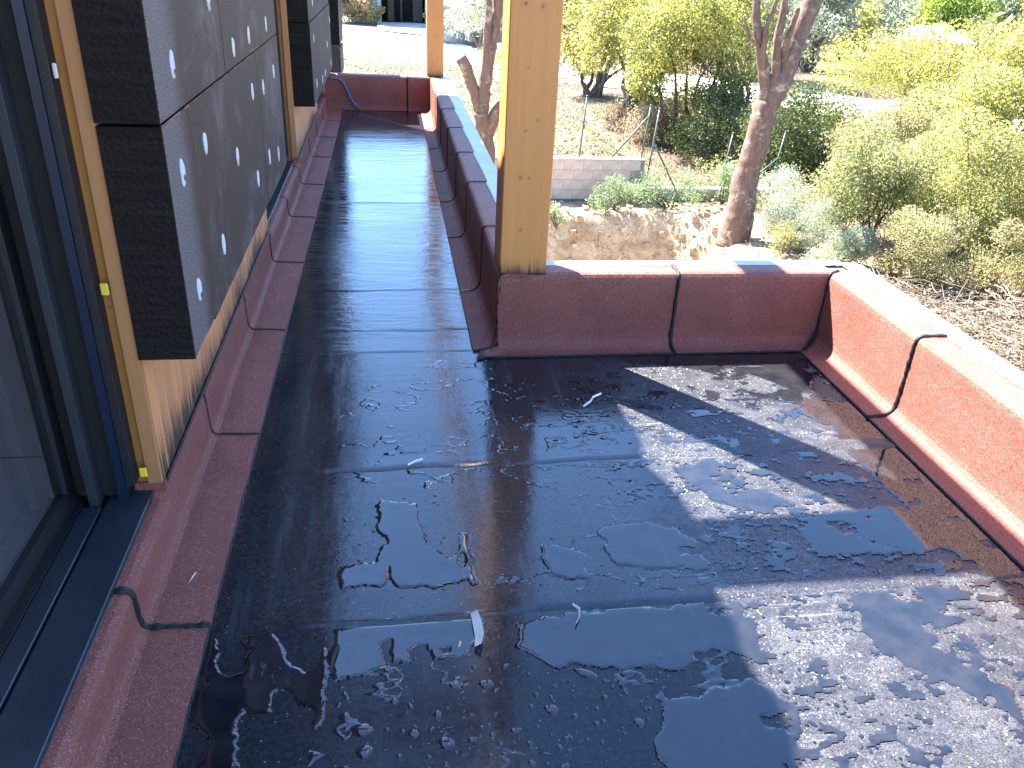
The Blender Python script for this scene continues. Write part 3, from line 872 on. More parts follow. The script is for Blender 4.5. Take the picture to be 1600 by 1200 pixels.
# screws and clips on the first stud
part('clip', M['yellow'], house, False, (-.690, -.672, 1.938, 1.944, .735, .765), bev=.002)
part('clip', M['yellow'], house, False, (-.684, -.666, 1.938, 1.944, .212, .240), bev=.002)
part('packing_wedge', M['white'], house, False, (-.697, -.688, 1.938, 1.944, 1.225, 1.256), bev=.002)

# =================================================================== POSTS AND BEAMS
def post(x0, x1, y0, y1, z0, z1, label, mat):
    r = empty('timber_post', ((x0+x1)/2, (y0+y1)/2, z0), label, 'post')
    b = MB(); b.box(x0, x1, y0, y1, z0, z1, .004); b.build('post_shaft', mat, r)
    bleed([(x0, y0 - .002, z0 + .001), (x1, y0 - .002, z0 + .001), (x1 + .002, y1, z0 + .001)], r, .003, 5, 'bitumen_seal')
    return r
post(.434, .627, 3.145, 3.335, HP + .004, 2.30, 'thick square timber post standing on the parapet corner, scorched at its foot', M['wood_post'])
post(.405, .575, 9.03, 9.20, HP + .006, 2.30, 'distant square timber post on the far corner of the walkway', M['wood_post'])
def beam(box, label):
    b = MB(); b.box(*box, bev=.004); o = b.build('timber_beam', make_wood('beam_wood', (.58, .34, .15), (.46, .25, .10), None, (), axis='y'))
    return tag(o, label, 'beam')
beam((.49, .615, -2.6, 9.3, 2.335, 2.49), 'long timber beam lying on the posts parallel to the house')
beam((-.64, .486, 3.14, 3.36, 2.335, 2.488), 'short cross beam from the house wall to the near post')

# =================================================================== BLUE CABLE
b = MB(); pts = [(-.60, 8.93, .30), (-.545, 8.95, .312), (-.50, 8.955, .305), (-.465, 8.955, .285), (-.435, 8.955, .235), (-.41, 8.95, .18), (-.385, 8.945, .12), (-.35, 8.94, .07), (-.315, 8.93, .035), (-.30, 8.92, .015)]
cb = b.tube(pts, .010, 8).build('cable_sheath', M['cable'], None, smooth=True)
cb.name = 'blue_cable'
tag(cb, 'thick blue cable hanging down the inside of the far end parapet', 'cable')

# =================================================================== STANDING WATER
PUD = {
'dark':[(-0.52,1.56),(-0.35,1.55),(-0.18,1.54),(-0.17,1.39),(-0.18,1.3),(-0.19,1.22),(-0.19,1.0),(-0.53,1.0)],
'blue':[(-0.17,1.565),(0.19,1.565),(0.2,1.48),(0.17,1.42),(0.11,1.42),(0.05,1.41),(-0.03,1.43),(-0.06,1.4),(-0.1,1.39),(-0.14,1.38),(-0.17,1.36)],
'blueU':[(-0.18,1.79),(-0.06,1.79),(-0.04,1.87),(-0.06,2.02),(-0.05,2.07),(0.05,2.05),(0.08,1.86),(0.14,1.79),(0.18,1.82),(0.17,1.7),(0.09,1.67),(-0.02,1.68),(-0.03,1.79),(-0.05,1.68),(-0.15,1.69)],
'chain':[(0.185,1.90),(0.215,1.89),(0.21,1.69),(0.18,1.67)],
'wedge':[(0.41,1.83),(0.51,1.79),(0.52,1.67),(0.44,1.7),(0.4,1.71)],
'navy':[(0.3,1.53),(0.45,1.555),(0.62,1.55),(0.89,1.55),(0.91,1.45),(0.86,1.35),(0.79,1.4),(0.65,1.35),(0.5,1.36),(0.36,1.37),(0.29,1.45)],
'low':[(0.59,1.26),(0.83,1.29),(0.89,1.21),(0.84,1.0),(0.56,1.0),(0.55,1.14)],
'mid':[(0.59,1.88),(0.74,1.91),(0.83,1.87),(0.86,1.8),(0.86,1.68),(0.75,1.69),(0.59,1.72)],
'flat':[(1.22,1.92),(1.57,1.93),(1.62,1.89),(1.62,1.7),(1.48,1.71),(1.24,1.71),(1.18,1.74)],
'diag':[(1.21,1.555),(1.55,1.555),(1.53,1.47),(1.38,1.39),(1.37,1.3),(1.44,1.2),(1.4,1.11),(1.31,1.21),(1.23,1.3),(1.18,1.42)],
'front':[(0.92,3.04),(1.55,3.04),(1.79,3.04),(1.73,2.81),(1.64,2.69),(1.57,2.73),(1.48,2.85),(1.34,2.83),(1.18,2.93),(0.98,2.97)],
'rpud':[(1.52,2.72),(1.66,2.72),(1.65,2.43),(1.57,2.45),(1.50,2.59)],
'rtA':[(1.64,2.60),(1.80,2.60),(1.80,2.0),(1.80,1.50),(1.62,1.60),(1.585,2.0),(1.58,2.27)],
'midB':[(0.91,2.18),(1.06,2.23),(1.16,2.07),(1.24,1.96),(1.1,1.93),(1.0,2.01)],
}
ISL = {
'i1':[(-0.43,1.54),(-0.39,1.55),(-0.35,1.49),(-0.36,1.42),(-0.39,1.42),(-0.42,1.46)],
'i2':[(-0.35,1.58),(-0.2,1.58),(-0.18,1.45),(-0.22,1.42),(-0.28,1.48)],
'i3':[(-0.47,1.42),(-0.44,1.44),(-0.43,1.41),(-0.45,1.39)],
'i4':[(-0.36,1.29),(-0.35,1.33),(-0.29,1.31),(-0.29,1.36),(-0.26,1.36),(-0.23,1.31),(-0.18,1.3),(-0.19,0.9),(-0.33,0.9)],
'i5':[(-0.49,1.33),(-0.45,1.31),(-0.41,1.24),(-0.42,1.18),(-0.48,1.17)],
'i6':[(-0.06,1.48),(-0.03,1.49),(-0.02,1.42),(-0.05,1.42)],
'i7':[(0.02,1.45),(0.06,1.47),(0.07,1.41),(0.04,1.38)],
'i8':[(0.1,1.45),(0.12,1.46),(0.12,1.44)],
'i9':[(1.30,1.86),(1.36,1.87),(1.37,1.82),(1.32,1.80)],
}
def sdf(P, X, Y):
    """signed distance to a polygon, positive inside"""
    d = np.full(X.shape, 1e9); inside = np.zeros(X.shape, bool); n = len(P)
    for i in range(n):
        x0, y0 = P[i]; x1, y1 = P[(i+1) % n]
        ex, ey = x1-x0, y1-y0; L = ex*ex+ey*ey+1e-12
        t = np.clip(((X-x0)*ex+(Y-y0)*ey)/L, 0, 1)
        d = np.minimum(d, np.hypot(X-x0-t*ex, Y-y0-t*ey))
        c = ((y0 > Y) != (y1 > Y)) & (X < (x1-x0)*(Y-y0)/(y1-y0+1e-12)+x0)
        inside ^= c
    return np.where(inside, d, -d)
def water_patch(x0, x1, y0, y1, res):
    xs = np.arange(x0, x1, res); ys = np.arange(y0, y1, res)
    X, Y = np.meshgrid(xs, ys)
    f = np.full(X.shape, -1.0)
    X0, Y0 = X, Y
    X = X + .020 * fnoise2(X0 * 9, Y0 * 9, 4, 51) ; Y = Y + .020 * fnoise2(X0 * 9, Y0 * 9, 4, 52)
    for P in PUD.values():
        px, py = zip(*P)
        if max(px) < x0 - .1 or min(px) > x1 + .1 or max(py) < y0 - .1 or min(py) > y1 + .1: continue
        f = np.maximum(f, sdf(P, X, Y))
    for P in ISL.values():
        f = np.minimum(f, -sdf(P, X, Y))
    X, Y = X0, Y0
    ed = fnoise2(X * 22, Y * 18, 4, 3, .6)
    f = f + .022 * ed
    f = np.minimum(f, np.where(X > .8, .028 - .09 * np.clip(fnoise2(X * 11, Y * 17, 5, 61, .6), 0, 1), 1))
    # many small stretched films on the right hand half of the floor
    g = fnoise2(X * 17, Y * 28, 5, 12, .68)
    zone = sstep(.62, .95, X + .15 * fnoise2(X * 2, Y * 2, 3, 44)) * sstep(3.02, 2.75, Y)
    thin = (g - (.33 - .15 * zone)) * .030 / .30
    thin = np.where(zone > .02, thin, -1)
    f = np.maximum(f, np.minimum(thin, .010))
    # thin fingers and threads
    th = fnoise2(X * 7, Y * 11, 4, 20, .55)
    thread = (.022 - np.abs(th)) * .05 - .0006
    tz = sstep(.06, .25, fnoise2(X * 3, Y * 3, 2, 27))
    f = np.maximum(f, np.where(tz > .45, thread, -1) * (X > -.2) + (X <= -.2) * -1.0)
    # stay clear of felt edges and of the seams' steps
    f = np.minimum(f, np.minimum(X + .458, 1.772 - X) + .0)
    f = np.minimum(f, 3.045 - Y)
    for s in (1.562, 2.255):
        yy = s + .012 * (X - .6)
        f = np.minimum(f, np.abs(Y - yy - .0) - .007)
    e = np.clip(f / .007, -1, 1)
    h = np.where(e > 0, .0016 + .0016 * np.sqrt(1 - (1 - np.clip(e, 0, 1)) ** 2), .0016 + .004 * e)
    h = h + np.where(f > .02, -.0004 * sstep(.02, .05, f), 0)
    h = np.where((X > .75) & (h > .0008), .0008 + (h - .0008) * .62, h)
    keep = f > -.0045
    idx = np.arange(X.size).reshape(X.shape)
    k4 = keep[:-1, :-1] & keep[:-1, 1:] & keep[1:, 1:] & keep[1:, :-1]
    q = np.stack([idx[:-1, :-1][k4], idx[:-1, 1:][k4], idx[1:, 1:][k4], idx[1:, :-1][k4]], 1)
    used, inv = np.unique(q, return_inverse=True)
    V = np.stack([X.ravel()[used], Y.ravel()[used], h.ravel()[used]], 1)
    return V, inv.reshape(-1, 4), (xs, ys, f)
Vs, Fs, off = [], [], 0
for a in ((-.47, 1.80, .95, 3.06, .0044),):
    V, Q, fld = water_patch(*a); Vs.append(V); Fs.append(Q + off); off += len(V)
    if a[2] < 1: FLD = fld
wt = np_mesh('rain_water', np.concatenate(Vs), np.concatenate(Fs), M['water'], smooth=True)
tag(wt, kind='stuff', label='shallow rain puddles and wet films standing on the black membrane')

def field_at(x, y):
    xs, ys, f = FLD
    i = int((y - ys[0]) / (ys[1]-ys[0])); j = int((x - xs[0]) / (xs[1]-xs[0]))
    return f[i, j] if 0 <= i < f.shape[0] and 0 <= j < f.shape[1] else -1
db = MB()
def drop(x, y, r, el=1.0, ang=0.0, seed=0, hgt=None):
    k = 14 if r > .006 else 9; V = []; h = hgt or min(.0036, r * .42)
    ca, sa = math.cos(ang), math.sin(ang)
    for (s, hh) in ((1.0, -.0005), (.90, .45), (.66, .85), (.3, 1.0)):
        for q in range(k):
            a = 2*math.pi*q/k; w = 1 + .30 * mnoise.noise(Vector((math.cos(a), math.sin(a), seed * 3.3)))
            u, v = math.cos(a) * r * s * w * el, math.sin(a) * r * s * w
            V.append((x + u*ca - v*sa, y + u*sa + v*ca, (h * hh if hh > 0 else -.0008)))
    F_ = [(a_*k+q, a_*k+(q+1) % k, (a_+1)*k+(q+1) % k, (a_+1)*k+q) for a_ in range(3) for q in range(k)] + [tuple(3*k+q for q in range(k))]
    db.add(V, F_)
R = random.Random(11)
big = [(-.09, 1.24, .018, 1.5), (.02, 1.22, .013, 1.1), (-.085, 1.185, .017, 1.4), (.09, 1.19, .017, 1.1), (.075, 1.265, .011, 1), (.19, 1.34, .014, 1.5), (.43, 1.35, .013, 2.2), (.33, 1.255, .015, 1.1),
       (.46, 1.275, .008, 1), (.19, 1.20, .007, 1), (.205, 1.175, .007, 1), (.18, 1.15, .006, 1), (.21, 1.15, .006, 1), (.52, 1.20, .013, 1), (-.02, 1.31, .008, 1.4), (.16, 1.38, .006, 1), (.62, 1.38, .010, 1.8), (.38, 1.23, .008, 1), (.53, 1.34, .010, 2.0)]
for i, (x, y, r, e) in enumerate(big): drop(x, y, r, e, R.uniform(-.8, .8), i)
n = 0
while n < 620:
    x, y = R.uniform(-.18, 1.1), R.uniform(1.02, 2.1)
    if y > 1.45 and R.random() < .55: continue
    if field_at(x, y) > -.012 and y < 1.75: continue
    r = R.choice([.0016, .002, .0026, .0034, .0045, .006]) * R.uniform(.8, 1.2)
    if y > 1.5: r *= .75
    drop(x, y, r, R.choice([1, 1, 1.3, 2.0]), R.uniform(0, 3.1), n); n += 1
dr = db.build('water_droplets', M['water'], None, smooth=True)
tag(dr, kind='stuff', label='beads of rain water scattered over the near part of the membrane')

# =================================================================== SCRAPS ON THE FLOOR
def scrap(name, pts, w, label, cat, mat, group=None, lift=.004, curl=.01):
    b = MB(); V = []; n = len(pts)
    for i, (x, y) in enumerate(pts):
        a = pts[max(0, i-1)]; c = pts[min(n-1, i+1)]; d = Vector((c[0]-a[0], c[1]-a[1], 0)).normalized(); s = Vector((-d.y, d.x, 0))
        ww = w * (.5 + .5 * math.sin(math.pi * (i + .6) / (n + .2))); z = lift + curl * abs(math.sin(i * 1.3)) * .5
        for q, dz in ((-1, 0), (-.2, .004), (1, curl * .6)): V.append((x + s.x*ww*q, y + s.y*ww*q, z + dz))
    Fq = [(i*3+j, i*3+j+1, (i+1)*3+j+1, (i+1)*3+j) for i in range(n-1) for j in range(2)]
    b.add(V, Fq); o = b.build(name, mat, None); m = o.modifiers.new('s', 'SOLIDIFY'); m.thickness = .0008
    return tag(o, label, cat, group)
scrap('film_scrap', [(.185, 1.565), (.188, 1.52), (.190, 1.48), (.183, 1.445)], .011, 'white curled film scrap standing in the blue puddle at the third seam', 'scrap', M['litter'], lift=.006, curl=.02)
scrap('film_thread', [(.700, 2.615), (.735, 2.645), (.752, 2.68), (.79, 2.705)], .0022, 'thin white looped thread beside the long thin puddle near the parapet', 'scrap', M['litter'])
scrap('bitumen_strip', [(.800, 2.665), (.88, 2.635), (.95, 2.605), (1.0, 2.57)], .008, 'long thin black bitumen offcut at the tip of the sunlit patch', 'offcut', M['bitumen'])
scrap('film_thread', [(.445, 1.575), (.458, 1.553), (.452, 1.525), (.438, 1.50)], .0018, 'short white thread bent across the nearest floor seam', 'scrap', M['litter'])
scrap('twig', [(-.165, 1.40), (-.160, 1.44), (-.150, 1.485)], .0035, 'short black sliver lying at the left rim of the blue puddle', 'offcut', M['bitumen'])
scrap('film_thread', [(.035, 2.262), (.06, 2.275), (.085, 2.29)], .0012, 'short pale thread at the middle seam of the floor', 'scrap', M['litter'])
scrap('paper_fleck', [(-.545, 1.735), (-.540, 1.76), (-.535, 1.775)], .002, 'tiny white fleck on the nearest pink felt strip by the door', 'scrap', M['litter'], lift=.010, curl=.003)
scrap('film_thread', [(.332, 3.800), (.352, 3.806), (.38, 3.812)], .003, 'pale thread on the first joint of the walkway felt', 'scrap', M['litter'], lift=.009, curl=.003)

# =================================================================== RETAINING WALL AND FENCE
wall = empty('block_wall', (2.2, 16.5, -2.9), 'pale concrete block retaining wall below the dry lawn', 'wall')
b = MB(); b.box(-1.5, 5.185, 16.412, 16.585, -3.4, -2.13); b.build('mortar_core', M['mortar'], wall)
bb = MB(); bb.box(0, .396, 0, .012, 0, .196, .002)
bm0 = bb.build('block', M['block'], wall); blk_mesh = bm0.data
first = True
for row in range(4):
    for c in range(18):
        x = -1.5 + c * .4 - (.2 if row % 2 else 0); z = -2.92 + row * .2
        if x < -1.5 or x + .39 > 5.19: continue
        o = bm0 if first else bm0.copy()
        if not first: COL.objects.link(o)
        first = False
        o.parent = wall; o.matrix_parent_inverse = wall.matrix_world.inverted()
        o.location = (x, 16.398 + R.uniform(-.003, .003), z)
b = MB(); b.box(-1.5, 5.19, 16.39, 16.60, -2.125, -2.085, .008); b.build('wall_cap', M['concrete'], wall)
b = MB(); b.box(5.20, 8.08, 16.38, 16.58, -3.6, -2.67, .012)
lw = b.build('low_wall', M['concrete']); tag(lw, 'low pale concrete wall half hidden by weeds behind the big tree', 'wall')

def fence_post(x, y, z0, h, dx, label, brace=None):
    b = MB(); b.tube([(x, y, z0 - .3), (x + dx, y, z0 + h)], .018, 8)
    b.tube([(x + dx, y, z0 + h), (x + dx, y, z0 + h + .02)], [.027, .02], 8)
    if brace is None:
        o = b.build('fence_post', M['green_metal'], None, smooth=True)
        return tag(o, label, 'fence post', 'green fence posts along the retaining wall')
    r = empty('fence_post', (x, y, z0), label, 'fence post', 'green fence posts along the retaining wall')
    b.build('upright', M['green_metal'], r, smooth=True)
    bx, bz, tz = brace
    c = MB(); c.tube([(bx, y, bz), (x + dx * (tz - z0) / h, y, tz)], .018, 6); c.build('brace', M['green_metal'], r, smooth=True)
    return r
fence_post(3.80, 16.5, -2.10, 1.20, .08, 'green fence post standing alone on the block wall')
fence_post(5.10, 16.5, -2.10, 1.05, .10, 'green fence post at the end of the block wall with a brace to the left', (4.50, -2.08, -1.25))
fence_post(5.26, 16.5, -2.75, 1.65, .13, 'green fence post below the block wall end with a brace to the right', (5.95, -2.72, -1.75))
fence_post(6.88, 16.5, -2.75, 1.20, .14, 'green fence post behind weeds just left of the big trunk')
fence_post(8.00, 16.5, -2.75, 1.25, .16, 'green fence post right of the big trunk with a low brace', (7.35, -2.72, -2.05))

# =================================================================== TREES AND SHRUBS
def branch(b, p, q, r0, r1, seed, n=8, wob=.12, segs=7):
    p, q = Vector(p), Vector(q); L = (q - p).length; P, Rr = [], []
    for i in range(segs + 1):
        s = i / segs; c = p.lerp(q, s)
        c += Vector((mnoise.noise(Vector((s * 3, seed, 1))), mnoise.noise(Vector((s * 3, seed, 7))), 0)) * wob * L * math.sin(math.pi * s)
        P.append(c); Rr.append((r0 + (r1 - r0) * s) * (1 + .12 * mnoise.noise(Vector((s * 9, seed, 3)))))
    b.tube(P, Rr, n); return P

def lobe_pts(lobes, n, shell=.55):
    w = np.array([l[3]*l[4]*l[5] for l in lobes]) ** .67; w /= w.sum()
    k = rng.choice(len(lobes), n, p=w); L = np.array(lobes)[k]
    d = rng.normal(size=(n, 3)); d /= np.linalg.norm(d, axis=1)[:, None]
    r = (shell + (1 - shell) * rng.uniform(0, 1, n) ** .7)
    pert = 1 + .28 * np.sin(d[:, 0] * 5 + k) * np.sin(d[:, 1] * 4 + k * 2) * np.cos(d[:, 2] * 5)
    pts = L[:, :3] + d * L[:, 3:6] * (r * pert)[:, None]
    keep = rng.uniform(0, 1, n) < 1.1
    tint = .5 + .22 * rng.normal(size=n) + .20 * np.sin(k * 12.9898)
    return pts[keep], tint[keep]

def make_lobes(x, y, z0, w, h, n, seed, flat=.8, low=.12):
    r = random.Random(seed); out = []
    for i in range(n):
        a = r.uniform(0, 6.28); rr = math.sqrt(r.random()) * w * .36; t = r.uniform(low, 1)
        prof = math.sin(math.pi * min(.92, .18 + t * .75))
        s = r.uniform(.16, .30)
        out.append((x + math.cos(a) * rr * (.45 + prof), y + math.sin(a) * rr * (.45 + prof) * flat, z0 + h * (t * .80 + .06), w * s, w * s * flat, min(h * .34, w * s * r.uniform(.7, 1.1))))
    return out

def bush(x, y, w, h, nleaf, size, mat, label, seed, group, nl=12, name='shrub', cat='shrub', stems=6, stem_mat='bark_dark', z=None, aspect=.5, stem_r=.014, low=.10, mix2=None, twigs=0):
    z0 = float(gz(x, y)) if z is None else z
    if y < 26: nleaf, size = int(nleaf * 1.35), size * .86
    r = empty(name, (x, y, z0), label, cat, group)
    lb = make_lobes(x, y, z0, w, h, nl, seed, low=low)
    pts, tint = lobe_pts(lb, nleaf, .35)
    pts[:, 2] = np.maximum(pts[:, 2], z0 + .02)
    leaf_cards(pts, size, 'foliage', M[mat], r, aspect, tint=tint)
    if mix2:
        pts, tint = lobe_pts(lb, int(nleaf * mix2[1]), .5); pts[:, 2] = np.maximum(pts[:, 2], z0 + .02)
        leaf_cards(pts, size * .9, 'dry_foliage', M[mix2[0]], r, aspect, tint=tint)
    b = MB()
    for i in range(stems):
        l = lb[i % len(lb)]
        branch(b, (x + random.uniform(-.1, .1) * w, y + random.uniform(-.1, .1) * w, z0 - .1), l[:3], stem_r * (1 + w * .5), stem_r * .4, seed + i, 5, .15, 5)
    for i in range(twigs):
        l = lb[i % len(lb)]; d = Vector((random.gauss(0, 1), random.gauss(0, 1), random.gauss(.3, 1))).normalized()
        c = Vector(l[:3]); q = c + Vector((d.x * l[3], d.y * l[4], d.z * l[5])) * 1.25
        branch(b, c, q, stem_r * .5, stem_r * .2, seed + i, 4, .2, 3)
    b.build('stem', M[stem_mat], r)
    return r
TR = 'trees and scrub beyond the retaining wall'
WD = 'leafy weeds around the retaining wall'

# the two cut-back trees near the terrace
def pruned_tree(name, base, limbs, label, mat, seed, bark_rings=True):
    r = empty(name, base, label, 'tree', None)
    tr = MB(); br = MB()
    for i, (P, Rr, main) in enumerate(limbs):
        t = tr if main else br
        pts = [];
        rad = []
        for a, c, ra, rc in zip(P[:-1], P[1:], Rr[:-1], Rr[1:]):
            a, c = Vector(a), Vector(c); n = max(2, int((c - a).length / .05))
            for k in range(n):
                s = k / n; pts.append(a.lerp(c, s)); rad.append((ra + (rc - ra) * s))
        pts.append(Vector(P[-1])); rad.append(Rr[-1])
        pts = [p + Vector((mnoise.noise(Vector((k * .06, seed + i, 0))), mnoise.noise(Vector((k * .06, seed + i, 8))), 0)) * rad[k] * .30 for k, p in enumerate(pts)]
        rad = [q * (1 + .07 * mnoise.noise(Vector((k * .5, seed + i, 4)))) for k, q in enumerate(rad)]
        t.tube(pts, rad, 16)
    def rough(o, k):
        nrm = [v.normal.copy() for v in o.data.vertices]
        for v, vn in zip(o.data.vertices, nrm):
            c = v.co; nn = mnoise.noise(Vector((c.x * 7, c.y * 7, c.z * 5))) * .022 + mnoise.noise(Vector((c.x * 24, c.y * 24, c.z * 18))) * .010
            v.co += vn * nn * k
    o1 = tr.build('trunk', M[mat], r, smooth=True); rough(o1, 1)
    if br.v:
        o2 = br.build('limbs', M[mat], r, smooth=True); rough(o2, .6)
    return r
g = -2.80
T2 = pruned_tree('pruned_tree', (6.25, 13.9, g),
  [([(6.25, 13.9, g - .3), (6.27, 13.9, g + .35), (6.36, 13.95, g + 1.1), (6.44, 13.95, -.55)], [.30, .25, .225, .20], True),
   ([(6.44, 13.95, -.62), (6.36, 13.92, -.30), (6.20, 13.9, .15), (5.98, 13.88, .75), (5.85, 13.9, 1.5)], [.14, .11, .09, .07, .05], False),
   ([(6.46, 13.95, -.60), (6.62, 13.98, -.15), (6.74, 14.0, .25), (6.92, 14.0, .9), (7.1, 14.0, 1.8)], [.20, .19, .175, .16, .13], False),
   ([(6.44, 13.95, -.60), (6.48, 13.9, -.05), (6.42, 13.9, .45), (6.40, 13.85, 1.2)], [.11, .08, .07, .05], False),
   ([(6.30, 13.9, -.15), (6.15, 13.8, .25), (6.12, 13.75, .7), (6.25, 13.7, 1.3)], [.06, .05, .04, .03], False),
   ([(6.66, 13.95, .0), (6.55, 13.85, .35), (6.62, 13.8, .95)], [.07, .055, .045], False),
   ([(6.10, 13.85, .35), (5.88, 13.8, .45), (5.72, 13.8, .8)], [.04, .03, .02], False)],
  'large pruned tree with stripy peeling trunk standing on the lip of the dug bank', 'bark_brown', 3)
g = -2.30
T1 = pruned_tree('pruned_tree', (1.86, 16.0, g),
  [([(1.86, 16.0, g - .7), (1.86, 16.0, g + .35), (1.80, 16.0, g + .75), (1.72, 16.0, g + 1.15)], [.19, .17, .15, .14], True),
   ([(1.74, 16.0, g + 1.05), (1.62, 16.0, g + 1.45), (1.42, 16.0, g + 1.95), (1.33, 16.0, g + 2.10)], [.12, .10, .105, .11], False),
   ([(1.74, 16.0, g + 1.1), (1.80, 16.0, g + 1.7), (1.90, 16.05, g + 2.4), (2.0, 16.05, g + 2.95), (1.93, 16.0, g + 3.4), (1.74, 16.0, g + 4.0)], [.13, .12, .11, .10, .06, .04], True),
   ([(1.98, 16.05, g + 2.85), (2.10, 16.0, g + 3.1), (2.22, 16.0, g + 3.7), (2.24, 16.0, g + 4.2)], [.08, .06, .05, .04], False),
   ([(1.76, 16.0, g + 1.6), (1.80, 15.95, g + 2.3), (1.82, 15.95, g + 3.0), (1.84, 15.9, g + 3.9)], [.08, .075, .06, .035], False),
   ([(1.86, 16.0, g + .75), (2.02, 15.95, g + 1.15), (2.3, 15.9, g + 1.55), (2.62, 15.85, g + 1.85), (2.8, 15.8, g + 2.2)], [.14, .11, .10, .09, .07], False),
   ([(2.18, 15.95, g + 1.45), (2.22, 15.9, g + 1.75)], [.05, .035], False)],
  'forked pruned tree with sawn stub standing beside the corridor parapet', 'bark_brown', 9)

# trees with crowns
def leafy_tree(x, y, h, w, nleaf, size, mat, label, seed, stems=3, low=.3, trunk_r=.09, bark='bark_dark', nl=16, aspect=.5, group=TR, mix2=None):
    return bush(x, y, w, h, nleaf, size, mat, label, seed, group, nl=nl, name='leafy_tree', cat='tree', stems=stems + 4, stem_mat=bark, aspect=aspect, stem_r=trunk_r * .4, low=low, mix2=mix2, twigs=30)
leafy_tree(7.0, 28.8, 4.0, 3.2, 6500, .13, 'lf_yellow', 'thin multi-stemmed yellowish tree first right of the near post', 21, 4, .30, .10, nl=16, mix2=('lf_dry', .25))
leafy_tree(6.95, 24.6, 4.3, 2.9, 7500, .11, 'lf_yellow', 'dark-trunked tree with pale yellow leaves between the post and the ivy hedge', 22, 3, .42, .13, mix2=('lf_mid', .3))
leafy_tree(7.8, 21.6, 4.6, 3.0, 20000, .085, 'lf_yellow', 'tall yellow-green ivy-covered tree directly left of the big pruned trunk', 23, 4, .20, .07, mix2=('lf_dark', .4))
bush(8.0, 20.6, 2.5, 1.9, 9000, .08, 'lf_dark', 'dark shaded hedge at the foot of the ivy-covered tree', 24, TR, nl=10)
bush(7.3, 21.6, 1.8, 1.1, 4500, .07, 'lf_dry', 'dry brown undergrowth at the edge of the lawn', 25, TR, nl=8, twigs=20)
bush(6.6, 24.0, 2.6, .55, 3500, .07, 'lf_dry', 'brown leaf heap under the dark-trunked tree', 26, TR, nl=8)
bush(9.1, 18.4, 2.9, 2.1, 15000, .07, 'lf_dark', 'dark green bramble thicket right behind the big pruned trunk', 27, TR, nl=13)
bush(10.7, 19.6, 3.0, 1.45, 11000, .08, 'lf_dark', 'dark green thicket further right below the white road', 28, TR, nl=12, mix2=('lf_mid', .5))
leafy_tree(10.4, 24.5, 5.6, 3.4, 12000, .12, 'lf_yellow', 'tall airy yellow-green tree rising behind the big pruned trunk', 29, 3, .42, .08)
leafy_tree(15.5, 34.5, 5.6, 4.6, 9000, .19, 'lf_olive', 'silvery olive tree beyond the white road', 30, 3, .25, .12, aspect=.35)
leafy_tree(16.7, 25.4, 2.7, 4.8, 15000, .10, 'lf_yellow', 'broad yellow-green tree right of the gap showing the white road', 31, 3, .22, .08, mix2=('lf_mid', .3))
leafy_tree(17.9, 22.0, 6.4, 3.9, 17000, .11, 'lf_yellow', 'tall yellow tree leaning over the right edge of the picture', 32, 3, .18, .08, mix2=('lf_dry', .25))
leafy_tree(13.0, 18.4, 2.2, 3.2, 16000, .09, 'lf_mid', 'loose tree with yellow and brown leaves right of the dark thicket', 33, 4, .12, .06, mix2=('lf_yellow', .6))
leafy_tree(11.9, 14.9, 3.3, 2.6, 18000, .075, 'lf_yellow', 'bright yellow-green tree at the right edge above the brambles', 34, 4, .10, .05, mix2=('lf_mid', .5))
bush(10.9, 16.8, 2.7, 1.9, 14000, .075, 'lf_mid', 'pinkish brown bramble mound in the middle of the slope', 35, TR, nl=13, mix2=('lf_dry', .6), twigs=40)
bush(9.0, 13.9, 2.2, 2.0, 14000, .058, 'lf_mid', 'green bramble mound right of the silvery weeds', 36, TR, nl=13, mix2=('lf_weed', .3), twigs=20)
bush(10.7, 13.4, 2.4, 2.5, 16000, .056, 'lf_mid', 'large olive-green bramble mound behind the debris heap', 37, TR, nl=14, mix2=('lf_yellow', .4), twigs=20)
bush(12.2, 12.6, 2.4, 2.7, 15000, .056, 'lf_yellow', 'yellowish bramble mound at the right edge', 38, TR, nl=14, mix2=('lf_dry', .35), twigs=30)
bush(8.6, 11.6, 1.7, 1.25, 10000, .046, 'lf_mid', 'low bramble mound above the dry branches', 39, TR, nl=11, mix2=('lf_dry', .45), twigs=30)
bush(9.9, 10.9, 1.6, 1.3, 8000, .046, 'lf_mid', 'low mixed green and brown scrub beside the dry branches', 40, TR, nl=10, mix2=('lf_dry', .7), twigs=40)
bush(11.0, 10.4, 1.5, 1.25, 9000, .05, 'lf_dark', 'dark leafy bush at the right edge above the dry branches', 41, TR, nl=10, mix2=('lf_mid', .4))
bush(9.35, 9.0, .9, .75, 3600, .042, 'lf_weed', 'small green bush beside the dry branches at the right edge', 42, TR, nl=7)
# silvery and green weeds near the wall
bush(4.35, 15.75, .95, .68, 2400, .050, 'lf_weed', 'bluish green weed clump in front of the block wall', 50, WD, nl=8, aspect=.4, stem_mat='lf_weed')
bush(5.72, 15.95, 1.25, .85, 3200, .052, 'lf_weed', 'tall leafy weeds hiding the end of the low wall', 51, WD, nl=10, aspect=.4, stem_mat='lf_weed')
bush(6.75, 16.1, 1.0, .9, 2600, .052, 'lf_weed', 'weeds just left of the big trunk', 52, WD, nl=7, aspect=.4, stem_mat='lf_weed')
bush(7.7, 16.9, 1.3, .7, 2600, .055, 'lf_weed', 'weeds spilling over the low wall right of the trunk', 53, WD, nl=7, aspect=.4, stem_mat='lf_weed')
bush(7.25, 13.6, 1.25, 1.0, 6500, .042, 'lf_olive', 'silvery grey-green shrub directly right of the big trunk', 54, WD, nl=10, aspect=.35)
